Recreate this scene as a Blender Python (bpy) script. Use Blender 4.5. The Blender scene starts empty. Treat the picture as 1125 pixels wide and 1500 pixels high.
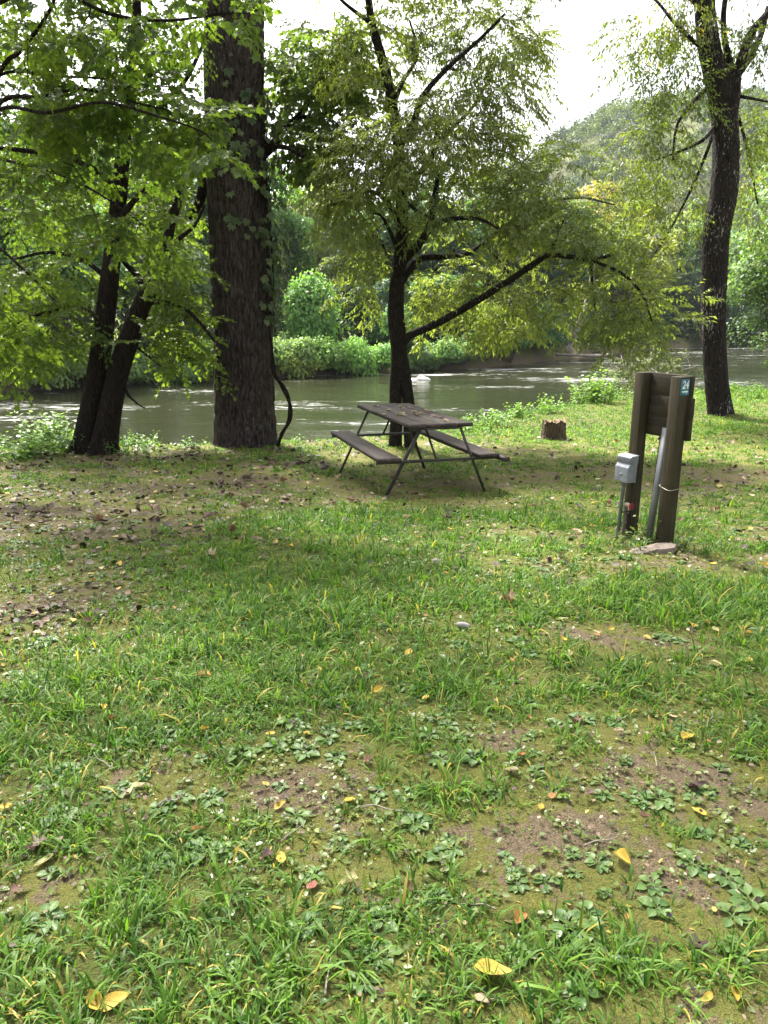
import bpy, math, random
import numpy as np
from mathutils import Vector, Matrix

R = math.radians
rng = np.random.default_rng(24)
random.seed(24)
scene = bpy.context.scene
COL = scene.collection

# ------------------------------------------------------------------ camera
PITCH = R(14.7)
EYE = np.array([0.0, 0.0, 1.6])
FPX = 1083.0
cam_data = bpy.data.cameras.new("camera")
cam = bpy.data.objects.new("camera", cam_data)
COL.objects.link(cam)
cam_data.sensor_fit = 'VERTICAL'
cam_data.sensor_height = 36.0
cam_data.sensor_width = 27.0
cam_data.lens = 36.0 * FPX / 1500.0
cam_data.clip_end = 3000.0
cam_data.clip_start = 0.05
cam.location = tuple(EYE)
cam.rotation_euler = (math.pi / 2 - PITCH, 0, 0)
scene.camera = cam
UPV = np.array([0, math.sin(PITCH), math.cos(PITCH)])
FWD = np.array([0, math.cos(PITCH), -math.sin(PITCH)])


def ray(px, py):
    return np.array([1.0, 0, 0]) * ((px - 562.5) / FPX) + UPV * (-(py - 750.0) / FPX) + FWD


def P(px, py, Y):
    """survey point: where the line of sight through a photo pixel meets distance Y"""
    d = ray(px, py)
    return EYE + d * (Y / d[1])


# ------------------------------------------------------------------ noise
def hash2(i, j, s):
    h = (i.astype(np.int64) * 374761393 + j.astype(np.int64) * 668265263 + s * 974711) & 0x7fffffff
    h = ((h ^ (h >> 13)) * 1274126177) & 0x7fffffff
    h = (h ^ (h >> 16)) & 0xffff
    return h / 65535.0


def vnoise(x, y, s=0):
    x = np.asarray(x, float); y = np.asarray(y, float)
    i = np.floor(x); j = np.floor(y)
    fx = x - i; fy = y - j
    fx = fx * fx * (3 - 2 * fx); fy = fy * fy * (3 - 2 * fy)
    i = i.astype(np.int64); j = j.astype(np.int64)
    a = hash2(i, j, s); b = hash2(i + 1, j, s); c = hash2(i, j + 1, s); d = hash2(i + 1, j + 1, s)
    return (a * (1 - fx) + b * fx) * (1 - fy) + (c * (1 - fx) + d * fx) * fy


def fbm(x, y, s=0, o=4):
    t = 0; a = .5; n = 0
    for k in range(o):
        t = t + a * vnoise(np.asarray(x) * 2 ** k + 17.3 * k, np.asarray(y) * 2 ** k - 9.1 * k, s + k); n += a; a *= .5
    return t / n


def sstep(a, b, x):
    t = np.clip((x - a) / (b - a), 0, 1)
    return t * t * (3 - 2 * t)


# ------------------------------------------------------------------ terrain
EX = np.array([-400, -80, -20, -6.5, -2, .5, 2.5, 6.9, 10.8, 15, 30, 50, 80, 150, 400.])
EYc = np.array([-20, 2, 9.5, 12.6, 13.7, 14.2, 17.0, 22, 24, 26, 34, 47, 66, 110, 260.])
FX = np.array([-400, -80, -40, -17.5, -6.5, 1.6, 6.3, 16.5, 24, 42, 80, 150, 400.])
FYc = np.array([5, 26, 29, 34, 42.5, 47.5, 50.5, 65, 76, 96, 125, 170, 330.])
WATER = -1.7


def near_edge(x): return np.interp(x, EX, EYc)
def far_edge(x): return np.interp(x, FX, FYc)


def H(x, y):
    x = np.asarray(x, float); y = np.asarray(y, float)
    lawn = np.interp(y, [-400, 0, 4, 5.4, 8.4, 12, 16, 30, 400], [-.1, 0, -.02, -.09, -.37, -.58, -.68, -.75, -1.0])
    lawn = lawn + (fbm(x * .35, y * .35, 3, 3) - .5) * .16 + (fbm(x * 1.6, y * 1.6, 5, 3) - .5) * .05
    # small mound round the utility posts and a rise to the right
    lawn = lawn + .05 * np.exp(-(((x - 2.1) / .7) ** 2 + ((y - 5.2) / .5) ** 2))
    lawn = lawn + .22 * sstep(5, 11, x) * sstep(6, 14, y) * (1 - sstep(17, 25, y))
    e = near_edge(x) + (fbm(x * .5, y * 0 + 3.3, 9, 3) - .5) * .9
    f = far_edge(x) + (fbm(x * .25, y * 0 + 1.3, 11, 3) - .5) * 3.0
    bed = -2.6
    s = sstep(0, 3.6, y - e)
    z = lawn * (1 - s) + bed * s
    d = y - f
    up = sstep(-1.5, 2.2, d)
    far = -.75 + .02 * np.clip(d, 0, 60) + (fbm(x * .1, y * .1, 13, 3) - .5) * 1.2 * sstep(3, 15, d)
    hill = 104 * np.exp(-(((x - 170) / 150) ** 2 + ((y - 430) / 150) ** 2)) * sstep(30, 160, d)
    hill = hill * (1 + .25 * (fbm(x * .02, y * .02, 21, 3) - .5))
    z = np.where(d > -1.5, z * (1 - up) + (far + hill) * up, z)
    return z


def G(px, py):
    """where the line of sight through a photo pixel meets the ground"""
    d = ray(px, py)
    t = np.linspace(1.0, 60, 6000)
    p = EYE + d[None, :] * t[:, None]
    below = p[:, 2] < H(p[:, 0], p[:, 1])
    k = int(np.argmax(below)) if below.any() else 5999
    q = p[k]
    return np.array([q[0], q[1], float(H(q[0], q[1]))])


# ------------------------------------------------------------------ materials
def new_mat(name):
    m = bpy.data.materials.new(name); m.use_nodes = True
    nt = m.node_tree; nt.nodes.clear()
    out = nt.nodes.new('ShaderNodeOutputMaterial')
    return m, nt, out


def N(nt, t, **kw):
    n = nt.nodes.new(t)
    for k, v in kw.items():
        if hasattr(n, k) and k not in n.inputs.keys():
            setattr(n, k, v)
        else:
            n.inputs[k].default_value = v
    return n


def ramp(nt, fac, stops, interp='LINEAR'):
    r = nt.nodes.new('ShaderNodeValToRGB'); r.color_ramp.interpolation = interp
    el = r.color_ramp.elements
    while len(el) < len(stops): el.new(.5)
    for e, (p, c) in zip(el, stops):
        e.position = p; e.color = (c[0], c[1], c[2], 1)
    nt.links.new(fac, r.inputs[0])
    return r


def mixc(nt, fac, a, b, mode='MIX'):
    m = nt.nodes.new('ShaderNodeMix'); m.data_type = 'RGBA'; m.blend_type = mode
    for sock, v in ((m.inputs[0], fac), (m.inputs[6], a), (m.inputs[7], b)):
        if isinstance(v, (int, float)): sock.default_value = v
        elif isinstance(v, tuple): sock.default_value = (*v, 1)
        else: nt.links.new(v, sock)
    return m.outputs[2]


def mathn(nt, op, a, b=0.0):
    m = nt.nodes.new('ShaderNodeMath'); m.operation = op
    for sock, v in ((m.inputs[0], a), (m.inputs[1], b)):
        if isinstance(v, (int, float)): sock.default_value = v
        else: nt.links.new(v, sock)
    return m.outputs[0]


def coords(nt, scale, obj=True):
    tc = nt.nodes.new('ShaderNodeTexCoord'); mp = nt.nodes.new('ShaderNodeMapping')
    mp.inputs['Scale'].default_value = scale
    nt.links.new(tc.outputs['Object' if obj else 'Generated'], mp.inputs[0])
    return mp.outputs[0]


def noise(nt, vec, scale, detail=4, rough=.55):
    n = nt.nodes.new('ShaderNodeTexNoise')
    n.inputs['Scale'].default_value = scale; n.inputs['Detail'].default_value = detail; n.inputs['Roughness'].default_value = rough
    if vec is not None: nt.links.new(vec, n.inputs['Vector'])
    return n.outputs[0]


def bump(nt, h, strength, dist=.02, normal=None):
    b = nt.nodes.new('ShaderNodeBump'); b.inputs['Strength'].default_value = strength; b.inputs['Distance'].default_value = dist
    nt.links.new(h, b.inputs['Height'])
    if normal is not None: nt.links.new(normal, b.inputs['Normal'])
    return b.outputs[0]


def principled(nt, out, col, rough=.6, spec=.4, metal=0., normal=None):
    p = nt.nodes.new('ShaderNodeBsdfPrincipled')
    for k, v in (('Base Color', col), ('Roughness', rough), ('Specular IOR Level', spec), ('Metallic', metal)):
        if isinstance(v, tuple): p.inputs[k].default_value = (*v, 1)
        elif isinstance(v, (int, float)): p.inputs[k].default_value = v
        else: nt.links.new(v, p.inputs[k])
    if normal is not None: nt.links.new(normal, p.inputs['Normal'])
    if out is not None: nt.links.new(p.outputs[0], out.inputs[0])
    return p


def leaf_mat(name, dark, light, trans=.45, rough=.45, use_obj=False, yellow=0.0, spec=.35, strawc=(.42, .33, .08)):
    """foliage: every leaf has its own tint (rnd); light passes through the blade"""
    m, nt, out = new_mat(name)
    at = N(nt, 'ShaderNodeAttribute', attribute_name='rnd')
    if use_obj:
        oi = nt.nodes.new('ShaderNodeObjectInfo')
        lo = mixc(nt, 1.0, oi.outputs['Color'], dark, 'MULTIPLY')
        hi = mixc(nt, 1.0, oi.outputs['Color'], light, 'MULTIPLY')
        col = mixc(nt, at.outputs['Fac'], lo, hi)
    else:
        col = mixc(nt, at.outputs['Fac'], dark, light)
    if yellow > 0:
        s = mathn(nt, 'GREATER_THAN', at.outputs['Fac'], 1 - yellow)
        col = mixc(nt, s, col, strawc)
    p = principled(nt, None, col, rough, spec)
    t = nt.nodes.new('ShaderNodeBsdfTranslucent')
    tcol = mixc(nt, 1.0, col, (1.25, 1.35, .55), 'MULTIPLY')
    nt.links.new(tcol, t.inputs[0])
    mx = nt.nodes.new('ShaderNodeMixShader'); mx.inputs[0].default_value = trans
    nt.links.new(p.outputs[0], mx.inputs[1]); nt.links.new(t.outputs[0], mx.inputs[2])
    nt.links.new(mx.outputs[0], out.inputs[0])
    return m


def bark_mat(name, lo, hi, fleck, vs=5.0, hs=22.0, fleck_amt=.60, bstr=.9, bdist=.03):
    m, nt, out = new_mat(name)
    v = coords(nt, (hs, hs, vs))
    w = noise(nt, coords(nt, (3, 3, 2)), 1.0, 3)
    vv = nt.nodes.new('ShaderNodeVectorMath'); vv.operation = 'ADD'
    wc = nt.nodes.new('ShaderNodeCombineXYZ'); nt.links.new(mathn(nt, 'MULTIPLY', w, 4.0), wc.inputs[0]); nt.links.new(mathn(nt, 'MULTIPLY', w, 3.0), wc.inputs[1])
    nt.links.new(v, vv.inputs[0]); nt.links.new(wc.outputs[0], vv.inputs[1])
    vo = nt.nodes.new('ShaderNodeTexVoronoi'); vo.feature = 'DISTANCE_TO_EDGE'; vo.inputs['Scale'].default_value = 1.0
    nt.links.new(vv.outputs[0], vo.inputs['Vector'])
    ridge = ramp(nt, vo.outputs['Distance'], [(0, (0, 0, 0)), (.22, (1, 1, 1))]).outputs[0]
    n1 = noise(nt, v, 1.6, 6, .7)
    n2 = noise(nt, coords(nt, (1, 1, .6)), 1.3, 4)
    col = mixc(nt, ridge, tuple(c * .45 for c in lo), lo)
    col = mixc(nt, ramp(nt, n1, [(.38, (0, 0, 0)), (.72, (1, 1, 1))]).outputs[0], col, hi)
    n3 = noise(nt, coords(nt, (30, 30, 11)), 1.0, 5, .75)
    th = mathn(nt, 'ADD', n3, mathn(nt, 'MULTIPLY', mathn(nt, 'SUBTRACT', n2, .5), .5))
    fl = ramp(nt, th, [(fleck_amt, (0, 0, 0)), (fleck_amt + .05, (1, 1, 1))]).outputs[0]
    col = mixc(nt, mathn(nt, 'MULTIPLY', fl, .7), col, fleck)
    hgt = mathn(nt, 'ADD', ridge, mathn(nt, 'MULTIPLY', n1, .8))
    nb = bump(nt, hgt, bstr, bdist)
    principled(nt, out, col, .9, .12, 0, nb)
    return m


M = {}
M['bark_big'] = bark_mat('bark_big', (.030, .022, .021), (.105, .084, .080), (.30, .28, .28), 3.2, 15, .66, 1.0, .035)
M['bark_dark'] = bark_mat('bark_dark', (.014, .010, .008), (.036, .027, .023), (.34, .33, .28), 5, 24, .72)
M['bark_mid'] = bark_mat('bark_mid', (.016, .012, .010), (.045, .037, .030), (.30, .32, .24), 8, 28, .66)
M['bark_right'] = bark_mat('bark_right', (.016, .012, .012), (.044, .033, .032), (.48, .46, .44), 3.5, 20, .61)
M['bark_far'] = bark_mat('bark_far', (.10, .085, .07), (.20, .18, .15), (.3, .3, .26), 2, 8, .7, .5, .03)
M['bark_pale'] = bark_mat('bark_pale', (.35, .33, .28), (.55, .52, .46), (.6, .6, .55), 2, 8, .6, .3, .02)
M['leaf_mid'] = leaf_mat('leaf_mid', (.060, .092, .030), (.25, .29, .08), .56, .42, spec=.5)
M['leaf_maple'] = leaf_mat('leaf_maple', (.036, .076, .016), (.165, .225, .042), .55, .45, spec=.3)
M['leaf_big'] = leaf_mat('leaf_big', (.045, .090, .022), (.15, .20, .05), .55, .5)
M['leaf_right'] = leaf_mat('leaf_right', (.05, .085, .020), (.18, .215, .05), .55, .45, yellow=.06)
M['leaf_creeper'] = leaf_mat('leaf_creeper', (.05, .085, .035), (.17, .21, .10), .35, .45, yellow=.03)
M['leaf_far'] = leaf_mat('leaf_far', (.55, .60, .55), (1.5, 1.45, 1.25), .42, .5, use_obj=True)
M['weed'] = leaf_mat('weed', (.6, .65, .55), (1.3, 1.35, 1.2), .5, .45, use_obj=True)
M['grass'] = leaf_mat('grass', (.026, .085, .010), (.20, .345, .050), .45, .5, spec=.25, yellow=.05)
M['herb'] = leaf_mat('herb', (.06, .10, .022), (.20, .25, .06), .35, .38, spec=.5)
M['plantain'] = leaf_mat('plantain', (.045, .105, .022), (.13, .21, .055), .3, .45, spec=.35)
M['hill_leaf'] = leaf_mat('hill_leaf', (.014, .036, .018), (.15, .20, .055), .35, .6)


def simple_mat(name, c1, c2, scale=(8, 8, 8), rough=.7, spec=.3, metal=0, bs=.4, bd=.01, detail=6):
    m, nt, out = new_mat(name)
    n = noise(nt, coords(nt, scale), 1.0, detail, .65)
    col = mixc(nt, ramp(nt, n, [(.3, (0, 0, 0)), (.7, (1, 1, 1))]).outputs[0], c1, c2)
    n2 = noise(nt, coords(nt, tuple(max(1.5, c * .18) for c in scale)), 1.0, 5, .6)
    col = mixc(nt, 1.0, col, ramp(nt, n2, [(.3, (.55, .55, .55)), (.65, (1.12, 1.10, 1.06))]).outputs[0], 'MULTIPLY')
    principled(nt, out, col, rough, spec, metal, bump(nt, n, bs, bd))
    return m


M['post_wood'] = simple_mat('post_wood', (.025, .022, .012), (.066, .054, .030), (38, 38, 2.2), .8, .25, 0, .6, .004)
M['board_wood'] = simple_mat('board_wood', (.020, .017, .011), (.048, .038, .023), (3, 3, 40), .8, .25, 0, .6, .004)
M['plank'] = simple_mat('plank', (.026, .018, .016), (.085, .066, .058), (40, 2.0, 40), .7, .35, 0, .8, .005)
M['tube'] = simple_mat('tube', (.035, .034, .030), (.080, .072, .062), (30, 30, 30), .5, .5, .3, .3, .002)
M['galv'] = simple_mat('galv', (.15, .16, .175), (.27, .28, .31), (14, 14, 5), .45, .5, .45, .15, .002)
M['box_grey'] = simple_mat('box_grey', (.19, .205, .25), (.30, .315, .37), (26, 26, 26), .55, .45, .05, .2, .002)
M['pipe_rust'] = simple_mat('pipe_rust', (.08, .06, .05), (.20, .17, .15), (30, 30, 12), .7, .4, .2, .4, .002)
M['brass'] = simple_mat('brass', (.30, .25, .20), (.50, .45, .40), (40, 40, 40), .45, .5, .5, .2, .001)
M['red_paint'] = simple_mat('red_paint', (.42, .02, .04), (.30, .03, .04), (40, 40, 40), .4, .5, 0, .1, .001)
M['sign_blue'] = simple_mat('sign_blue', (.020, .13, .24), (.03, .18, .32), (30, 30, 30), .35, .5, 0, .05, .001)
M['sign_white'] = simple_mat('sign_white', (.75, .80, .82), (.85, .88, .9), (30, 30, 30), .4, .5, 0, .05, .001)
M['concrete'] = simple_mat('concrete', (.12, .095, .08), (.24, .20, .17), (14, 14, 14), .9, .2, 0, .6, .006)
M['stone'] = simple_mat('stone', (.20, .19, .18), (.42, .40, .37), (14, 14, 14), .85, .2, 0, .6, .006)
M['wire'] = simple_mat('wire', (.35, .32, .26), (.5, .46, .38), (20, 20, 20), .5, .4, .2, .1, .001)
M['stump_side'] = bark_mat('stump_side', (.09, .062, .045), (.22, .16, .12), (.35, .30, .24), 4, 22, .7, 1.0, .03)
M['stump_top'] = simple_mat('stump_top', (.12, .085, .055), (.30, .22, .15), (18, 18, 6), .9, .15, 0, .9, .01)
M['foam'] = simple_mat('foam', (.8, .82, .8), (.9, .9, .9), (8, 8, 8), .6, .3, 0, .6, .02)
M['dead_wood'] = simple_mat('dead_wood', (.20, .17, .14), (.40, .36, .30), (10, 10, 10), .85, .2, 0, .6, .02)


def dry_leaf_mat():
    m, nt, out = new_mat('dry_leaf')
    oi = nt.nodes.new('ShaderNodeObjectInfo')
    n = noise(nt, coords(nt, (45, 45, 45)), 1.0, 4, .6)
    col = mixc(nt, n, oi.outputs['Color'], (.30, .15, .05), 'MIX')
    f = ramp(nt, n, [(.45, (0, 0, 0)), (.75, (1, 1, 1))]).outputs[0]
    col = mixc(nt, mathn(nt, 'MULTIPLY', f, .6), oi.outputs['Color'], mixc(nt, 1.0, oi.outputs['Color'], (.55, .35, .3), 'MULTIPLY'))
    p = principled(nt, None, col, .55, .35, 0, bump(nt, n, .3, .003))
    t = nt.nodes.new('ShaderNodeBsdfTranslucent'); nt.links.new(col, t.inputs[0])
    mx = nt.nodes.new('ShaderNodeMixShader'); mx.inputs[0].default_value = .25
    nt.links.new(p.outputs[0], mx.inputs[1]); nt.links.new(t.outputs[0], mx.inputs[2]); nt.links.new(mx.outputs[0], out.inputs[0])
    return m


M['dry_leaf'] = dry_leaf_mat()


def litter_mat():
    m, nt, out = new_mat('litter')
    at = N(nt, 'ShaderNodeAttribute', attribute_name='rnd')
    r = ramp(nt, at.outputs['Fac'], [(0, (.035, .022, .018)), (.5, (.09, .055, .035)), (.8, (.20, .13, .08)), (.93, (.30, .26, .20)), (1, (.42, .30, .06))])
    principled(nt, out, r.outputs[0], .6, .35)
    return m


M['litter'] = litter_mat()


def ground_mat():
    m, nt, out = new_mat('ground')
    a_b = N(nt, 'ShaderNodeAttribute', attribute_name='bare').outputs['Fac']
    a_f = N(nt, 'ShaderNodeAttribute', attribute_name='bank').outputs['Fac']
    v = coords(nt, (1, 1, 1))
    nA = noise(nt, v, 9, 6, .65); nB = noise(nt, v, 45, 5, .7); nC = noise(nt, v, 2.2, 5, .6); nD = noise(nt, v, 160, 3, .7)
    soil = mixc(nt, nB, (.045, .031, .019), (.20, .148, .088))
    soil = mixc(nt, ramp(nt, nD, [(.45, (0, 0, 0)), (.7, (1, 1, 1))]).outputs[0], soil, (.27, .22, .135))
    moss = mixc(nt, nD, (.035, .040, .010), (.24, .24, .055))
    green = mixc(nt, nD, (.016, .026, .007), (.16, .17, .04))
    t = mathn(nt, 'ADD', a_b, mathn(nt, 'MULTIPLY', mathn(nt, 'SUBTRACT', nA, .5), 2.4))
    c = mixc(nt, ramp(nt, t, [(.12, (0, 0, 0)), (.32, (1, 1, 1))]).outputs[0], green, moss)
    t2 = mathn(nt, 'ADD', t, mathn(nt, 'MULTIPLY', mathn(nt, 'SUBTRACT', nC, .5), .6))
    c = mixc(nt, ramp(nt, t2, [(.58, (0, 0, 0)), (.84, (1, 1, 1))]).outputs[0], c, soil)
    mud = mixc(nt, nA, (.06, .042, .028), (.16, .12, .08))
    c = mixc(nt, a_f, c, mud)
    h = mathn(nt, 'ADD', mathn(nt, 'MULTIPLY', nB, .7), mathn(nt, 'MULTIPLY', nD, .5))
    principled(nt, out, c, .9, .2, 0, bump(nt, h, 1.0, .03))
    return m


M['ground'] = ground_mat()


def water_mat():
    m, nt, out = new_mat('water')
    v1 = coords(nt, (.45, 1.9, 1)); v2 = coords(nt, (1.6, 6.5, 1)); v3 = coords(nt, (.09, .30, 1))
    n1 = noise(nt, v1, 1.0, 4, .6); n2 = noise(nt, v2, 1.0, 4, .65); n3 = noise(nt, v3, 1.0, 4, .55)
    amp = ramp(nt, n3, [(.35, (.25, .25, .25)), (.65, (1, 1, 1))]).outputs[0]
    h = mathn(nt, 'ADD', mathn(nt, 'MULTIPLY', n1, 1.0), mathn(nt, 'MULTIPLY', n2, .45))
    h = mathn(nt, 'MULTIPLY', h, amp)
    nb = bump(nt, h, .6, .085)
    col = mixc(nt, n3, (.014, .018, .009), (.034, .036, .018))
    glint_n = noise(nt, coords(nt, (.9, 7.5, 1)), 1.0, 6, .72)  # streak noise for the glints painted on the ripples
    ft = mathn(nt, 'ADD', glint_n, mathn(nt, 'MULTIPLY', mathn(nt, 'SUBTRACT', n3, .5), .75))
    foam = ramp(nt, ft, [(.655, (0, 0, 0)), (.70, (1, 1, 1))]).outputs[0]
    col = mixc(nt, mathn(nt, 'MULTIPLY', foam, .75), col, (.75, .77, .75))  # white foam-like streaks painted into the colour in place of sky glints
    rough = mathn(nt, 'ADD', mathn(nt, 'MULTIPLY', foam, .5), .07)
    p = principled(nt, out, col, rough, .32, 0, nb)
    p.inputs['IOR'].default_value = 1.33
    return m


M['water'] = water_mat()


# ------------------------------------------------------------------ mesh building
class MB:
    def __init__(self):
        self.v = []; self.f = []; self.n = 0

    def add(self, verts, faces, rnd=None):
        """verts (n,3); faces list of (m,k) int arrays"""
        verts = np.asarray(verts, float).reshape(-1, 3)
        for fa in faces:
            fa = np.asarray(fa, np.int64)
            if fa.ndim == 1: fa = fa[None]
            r = np.full(len(fa), .5) if rnd is None else np.broadcast_to(rnd, (len(fa),)).astype(float)
            self.f.append((fa + self.n, r))
        self.v.append(verts); self.n += len(verts)

    def instances(self, tv, tf, X, Y, Z, T, S, rnd):
        """copies of template (tv,tf) with axes X,Y,Z (N,3), origin T, scale S"""
        tv = np.asarray(tv, float); k = len(tv); n = len(T)
        if n == 0: return
        S = np.broadcast_to(np.asarray(S, float), (n,))
        V = (tv[None, :, 0, None] * X[:, None] + tv[None, :, 1, None] * Y[:, None] + tv[None, :, 2, None] * Z[:, None]) * S[:, None, None] + T[:, None]
        off = (np.arange(n) * k)
        sizes = {}
        for fc in tf: sizes.setdefault(len(fc), []).append(fc)
        for s, l in sizes.items():
            a = np.array(l)
            fa = (a[None] + off[:, None, None]).reshape(-1, s)
            self.f.append((fa + self.n, np.repeat(rnd, len(l))))
        self.v.append(V.reshape(-1, 3)); self.n += n * k

    def box(self, c, s, Rm=None, rnd=None, taper=1.0):
        x, y, z = np.array(s) / 2.
        b = np.array([[-x, -y, -z], [x, -y, -z], [x, y, -z], [-x, y, -z], [-x * taper, -y * taper, z], [x * taper, -y * taper, z], [x * taper, y * taper, z], [-x * taper, y * taper, z]])
        if Rm is not None: b = b @ np.array(Rm).T
        self.add(b + np.array(c), [np.array([[0, 3, 2, 1], [4, 5, 6, 7], [0, 1, 5, 4], [1, 2, 6, 5], [2, 3, 7, 6], [3, 0, 4, 7]])], rnd)

    def tube(self, pts, rad, seg=8, cap=True, rnd=None, fn=None):
        pts = np.asarray(pts, float); n = len(pts); rad = np.broadcast_to(np.asarray(rad, float), (n,))
        d = np.gradient(pts, axis=0); d /= np.linalg.norm(d, axis=1)[:, None] + 1e-9
        a = np.array([1., 0, 0]) if abs(d[0][0]) < .8 else np.array([0, 1., 0])
        us = []
        for i in range(n):
            a = a - d[i] * a.dot(d[i]); a /= np.linalg.norm(a) + 1e-9; us.append(a)
        u = np.array(us); w = np.cross(d, u)
        th = np.linspace(0, 2 * math.pi, seg, endpoint=False)
        rr = rad[:, None] * np.ones(seg)[None]
        if fn is not None: rr = rr * fn(np.arange(n)[:, None], th[None, :], pts)
        V = pts[:, None] + rr[..., None] * (np.cos(th)[None, :, None] * u[:, None] + np.sin(th)[None, :, None] * w[:, None])
        i = np.arange(n - 1)[:, None]; j = np.arange(seg)[None]; j2 = (j + 1) % seg
        q = np.stack([i * seg + j, i * seg + j2, (i + 1) * seg + j2, (i + 1) * seg + j], -1).reshape(-1, 4)
        fs = [q]
        if cap:
            fs.append(np.arange(seg)[::-1][None]); fs.append((np.arange(seg) + (n - 1) * seg)[None])
        self.add(V.reshape(-1, 3), fs, rnd)

    def mesh(self, name, mats, smooth=False):
        me = bpy.data.meshes.new(name)
        V = np.concatenate(self.v) if self.v else np.zeros((0, 3))
        me.vertices.add(len(V)); me.vertices.foreach_set('co', V.astype(np.float32).ravel())
        loops = np.concatenate([f.ravel() for f, r in self.f]); tot = np.concatenate([np.full(len(f), f.shape[1]) for f, r in self.f])
        rr = np.concatenate([r for f, r in self.f])
        me.loops.add(len(loops)); me.loops.foreach_set('vertex_index', loops.astype(np.int32))
        me.polygons.add(len(tot)); st = np.concatenate([[0], np.cumsum(tot)[:-1]])
        me.polygons.foreach_set('loop_start', st.astype(np.int32)); me.polygons.foreach_set('loop_total', tot.astype(np.int32))
        if smooth: me.polygons.foreach_set('use_smooth', np.ones(len(tot), bool))
        at = me.attributes.new('rnd', 'FLOAT', 'FACE'); at.data.foreach_set('value', np.clip(rr, 0, 1).astype(np.float32))
        me.update(calc_edges=True)
        for m in (mats if isinstance(mats, (list, tuple)) else [mats]): me.materials.append(m)
        return me


def link(name, me, parent=None, loc=None, color=None):
    o = bpy.data.objects.new(name, me); COL.objects.link(o)
    if parent is not None: o.parent = parent
    if loc is not None: o.location = tuple(loc)
    if color is not None: o.color = (*color, 1)
    return o


def build(mb, name, mat, parent=None, smooth=False, loc=None, color=None, origin=None, label=None, rot=None):
    if origin is not None:
        org = np.array(origin, float); mb.v = [v - org for v in mb.v]
    o = link(name, mb.mesh(name, mat, smooth), parent, loc if loc is not None else (origin if parent is None else None), color)
    if label: o['label'] = label
    if rot is not None: o.rotation_euler = rot
    return o


def tag(o, label=None, cat=None, group=None, kind=None):
    if label: o['label'] = label
    if cat: o['category'] = cat
    if group: o['group'] = group
    if kind: o['kind'] = kind
    return o


def thing(name, label, cat, loc=(0, 0, 0), rz=0, group=None):
    o = bpy.data.objects.new(name, None); COL.objects.link(o)
    o.location = tuple(loc); o.rotation_euler = (0, 0, rz); o.empty_display_size = .2
    return tag(o, label, cat, group)


def bevel(o, w=.004, seg=2):
    m = o.modifiers.new('bevel', 'BEVEL'); m.width = w; m.segments = seg; m.limit_method = 'ANGLE'
    return o


def spline(pts, n=8):
    pts = np.asarray(pts, float)
    p = np.vstack([2 * pts[0] - pts[1], pts, 2 * pts[-1] - pts[-2]])
    out = []
    for i in range(1, len(p) - 2):
        for t in np.linspace(0, 1, n, endpoint=False):
            a, b, c, d = p[i - 1], p[i], p[i + 1], p[i + 2]
            out.append(.5 * ((2 * b) + (-a + c) * t + (2 * a - 5 * b + 4 * c - d) * t * t + (-a + 3 * b - 3 * c + d) * t ** 3))
    out.append(p[-2])
    return np.array(out)


def norm(a): return a / (np.linalg.norm(a, axis=-1, keepdims=True) + 1e-9)


# leaf outlines (x across, y along, z normal)
LANCE_V = [(0, 0, 0), (.19, .38, .05), (0, 1, -.10), (-.19, .38, .05)]
LANCE_F = [(0, 1, 2), (0, 2, 3)]
OVAL_V = [(0, 0, 0), (.33, .22, .05), (.34, .6, .05), (0, 1, -.08), (-.34, .6, .05), (-.33, .22, .05)]
OVAL_F = [(0, 1, 2, 3), (0, 3, 4, 5)]
_mo = [(0, 0), (.16, -.06), (.42, .10), (.30, .26), (.58, .52), (.26, .50), (.10, .74), (0, 1), (-.10, .74), (-.26, .50), (-.58, .52), (-.30, .26), (-.42, .10), (-.16, -.06)]
MAPLE_V = [(0, .32, -.05)] + [(x, y, .05 * abs(x) * 2 - .10 * max(0, y - .6)) for x, y in _mo]
MAPLE_F = [(0, i, i % 14 + 1) for i in range(1, 15)]


def leaf_cloud(mb, tmpl, pos, dirs, nor, size, rnd):
    d = norm(dirs); s = norm(np.cross(d, nor)); n = np.cross(s, d)
    mb.instances(tmpl[0], tmpl[1], s, d, n, pos, size, rnd)


LANCE = (LANCE_V, LANCE_F); OVAL = (OVAL_V, OVAL_F); MAPLE = (MAPLE_V, MAPLE_F)


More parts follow.
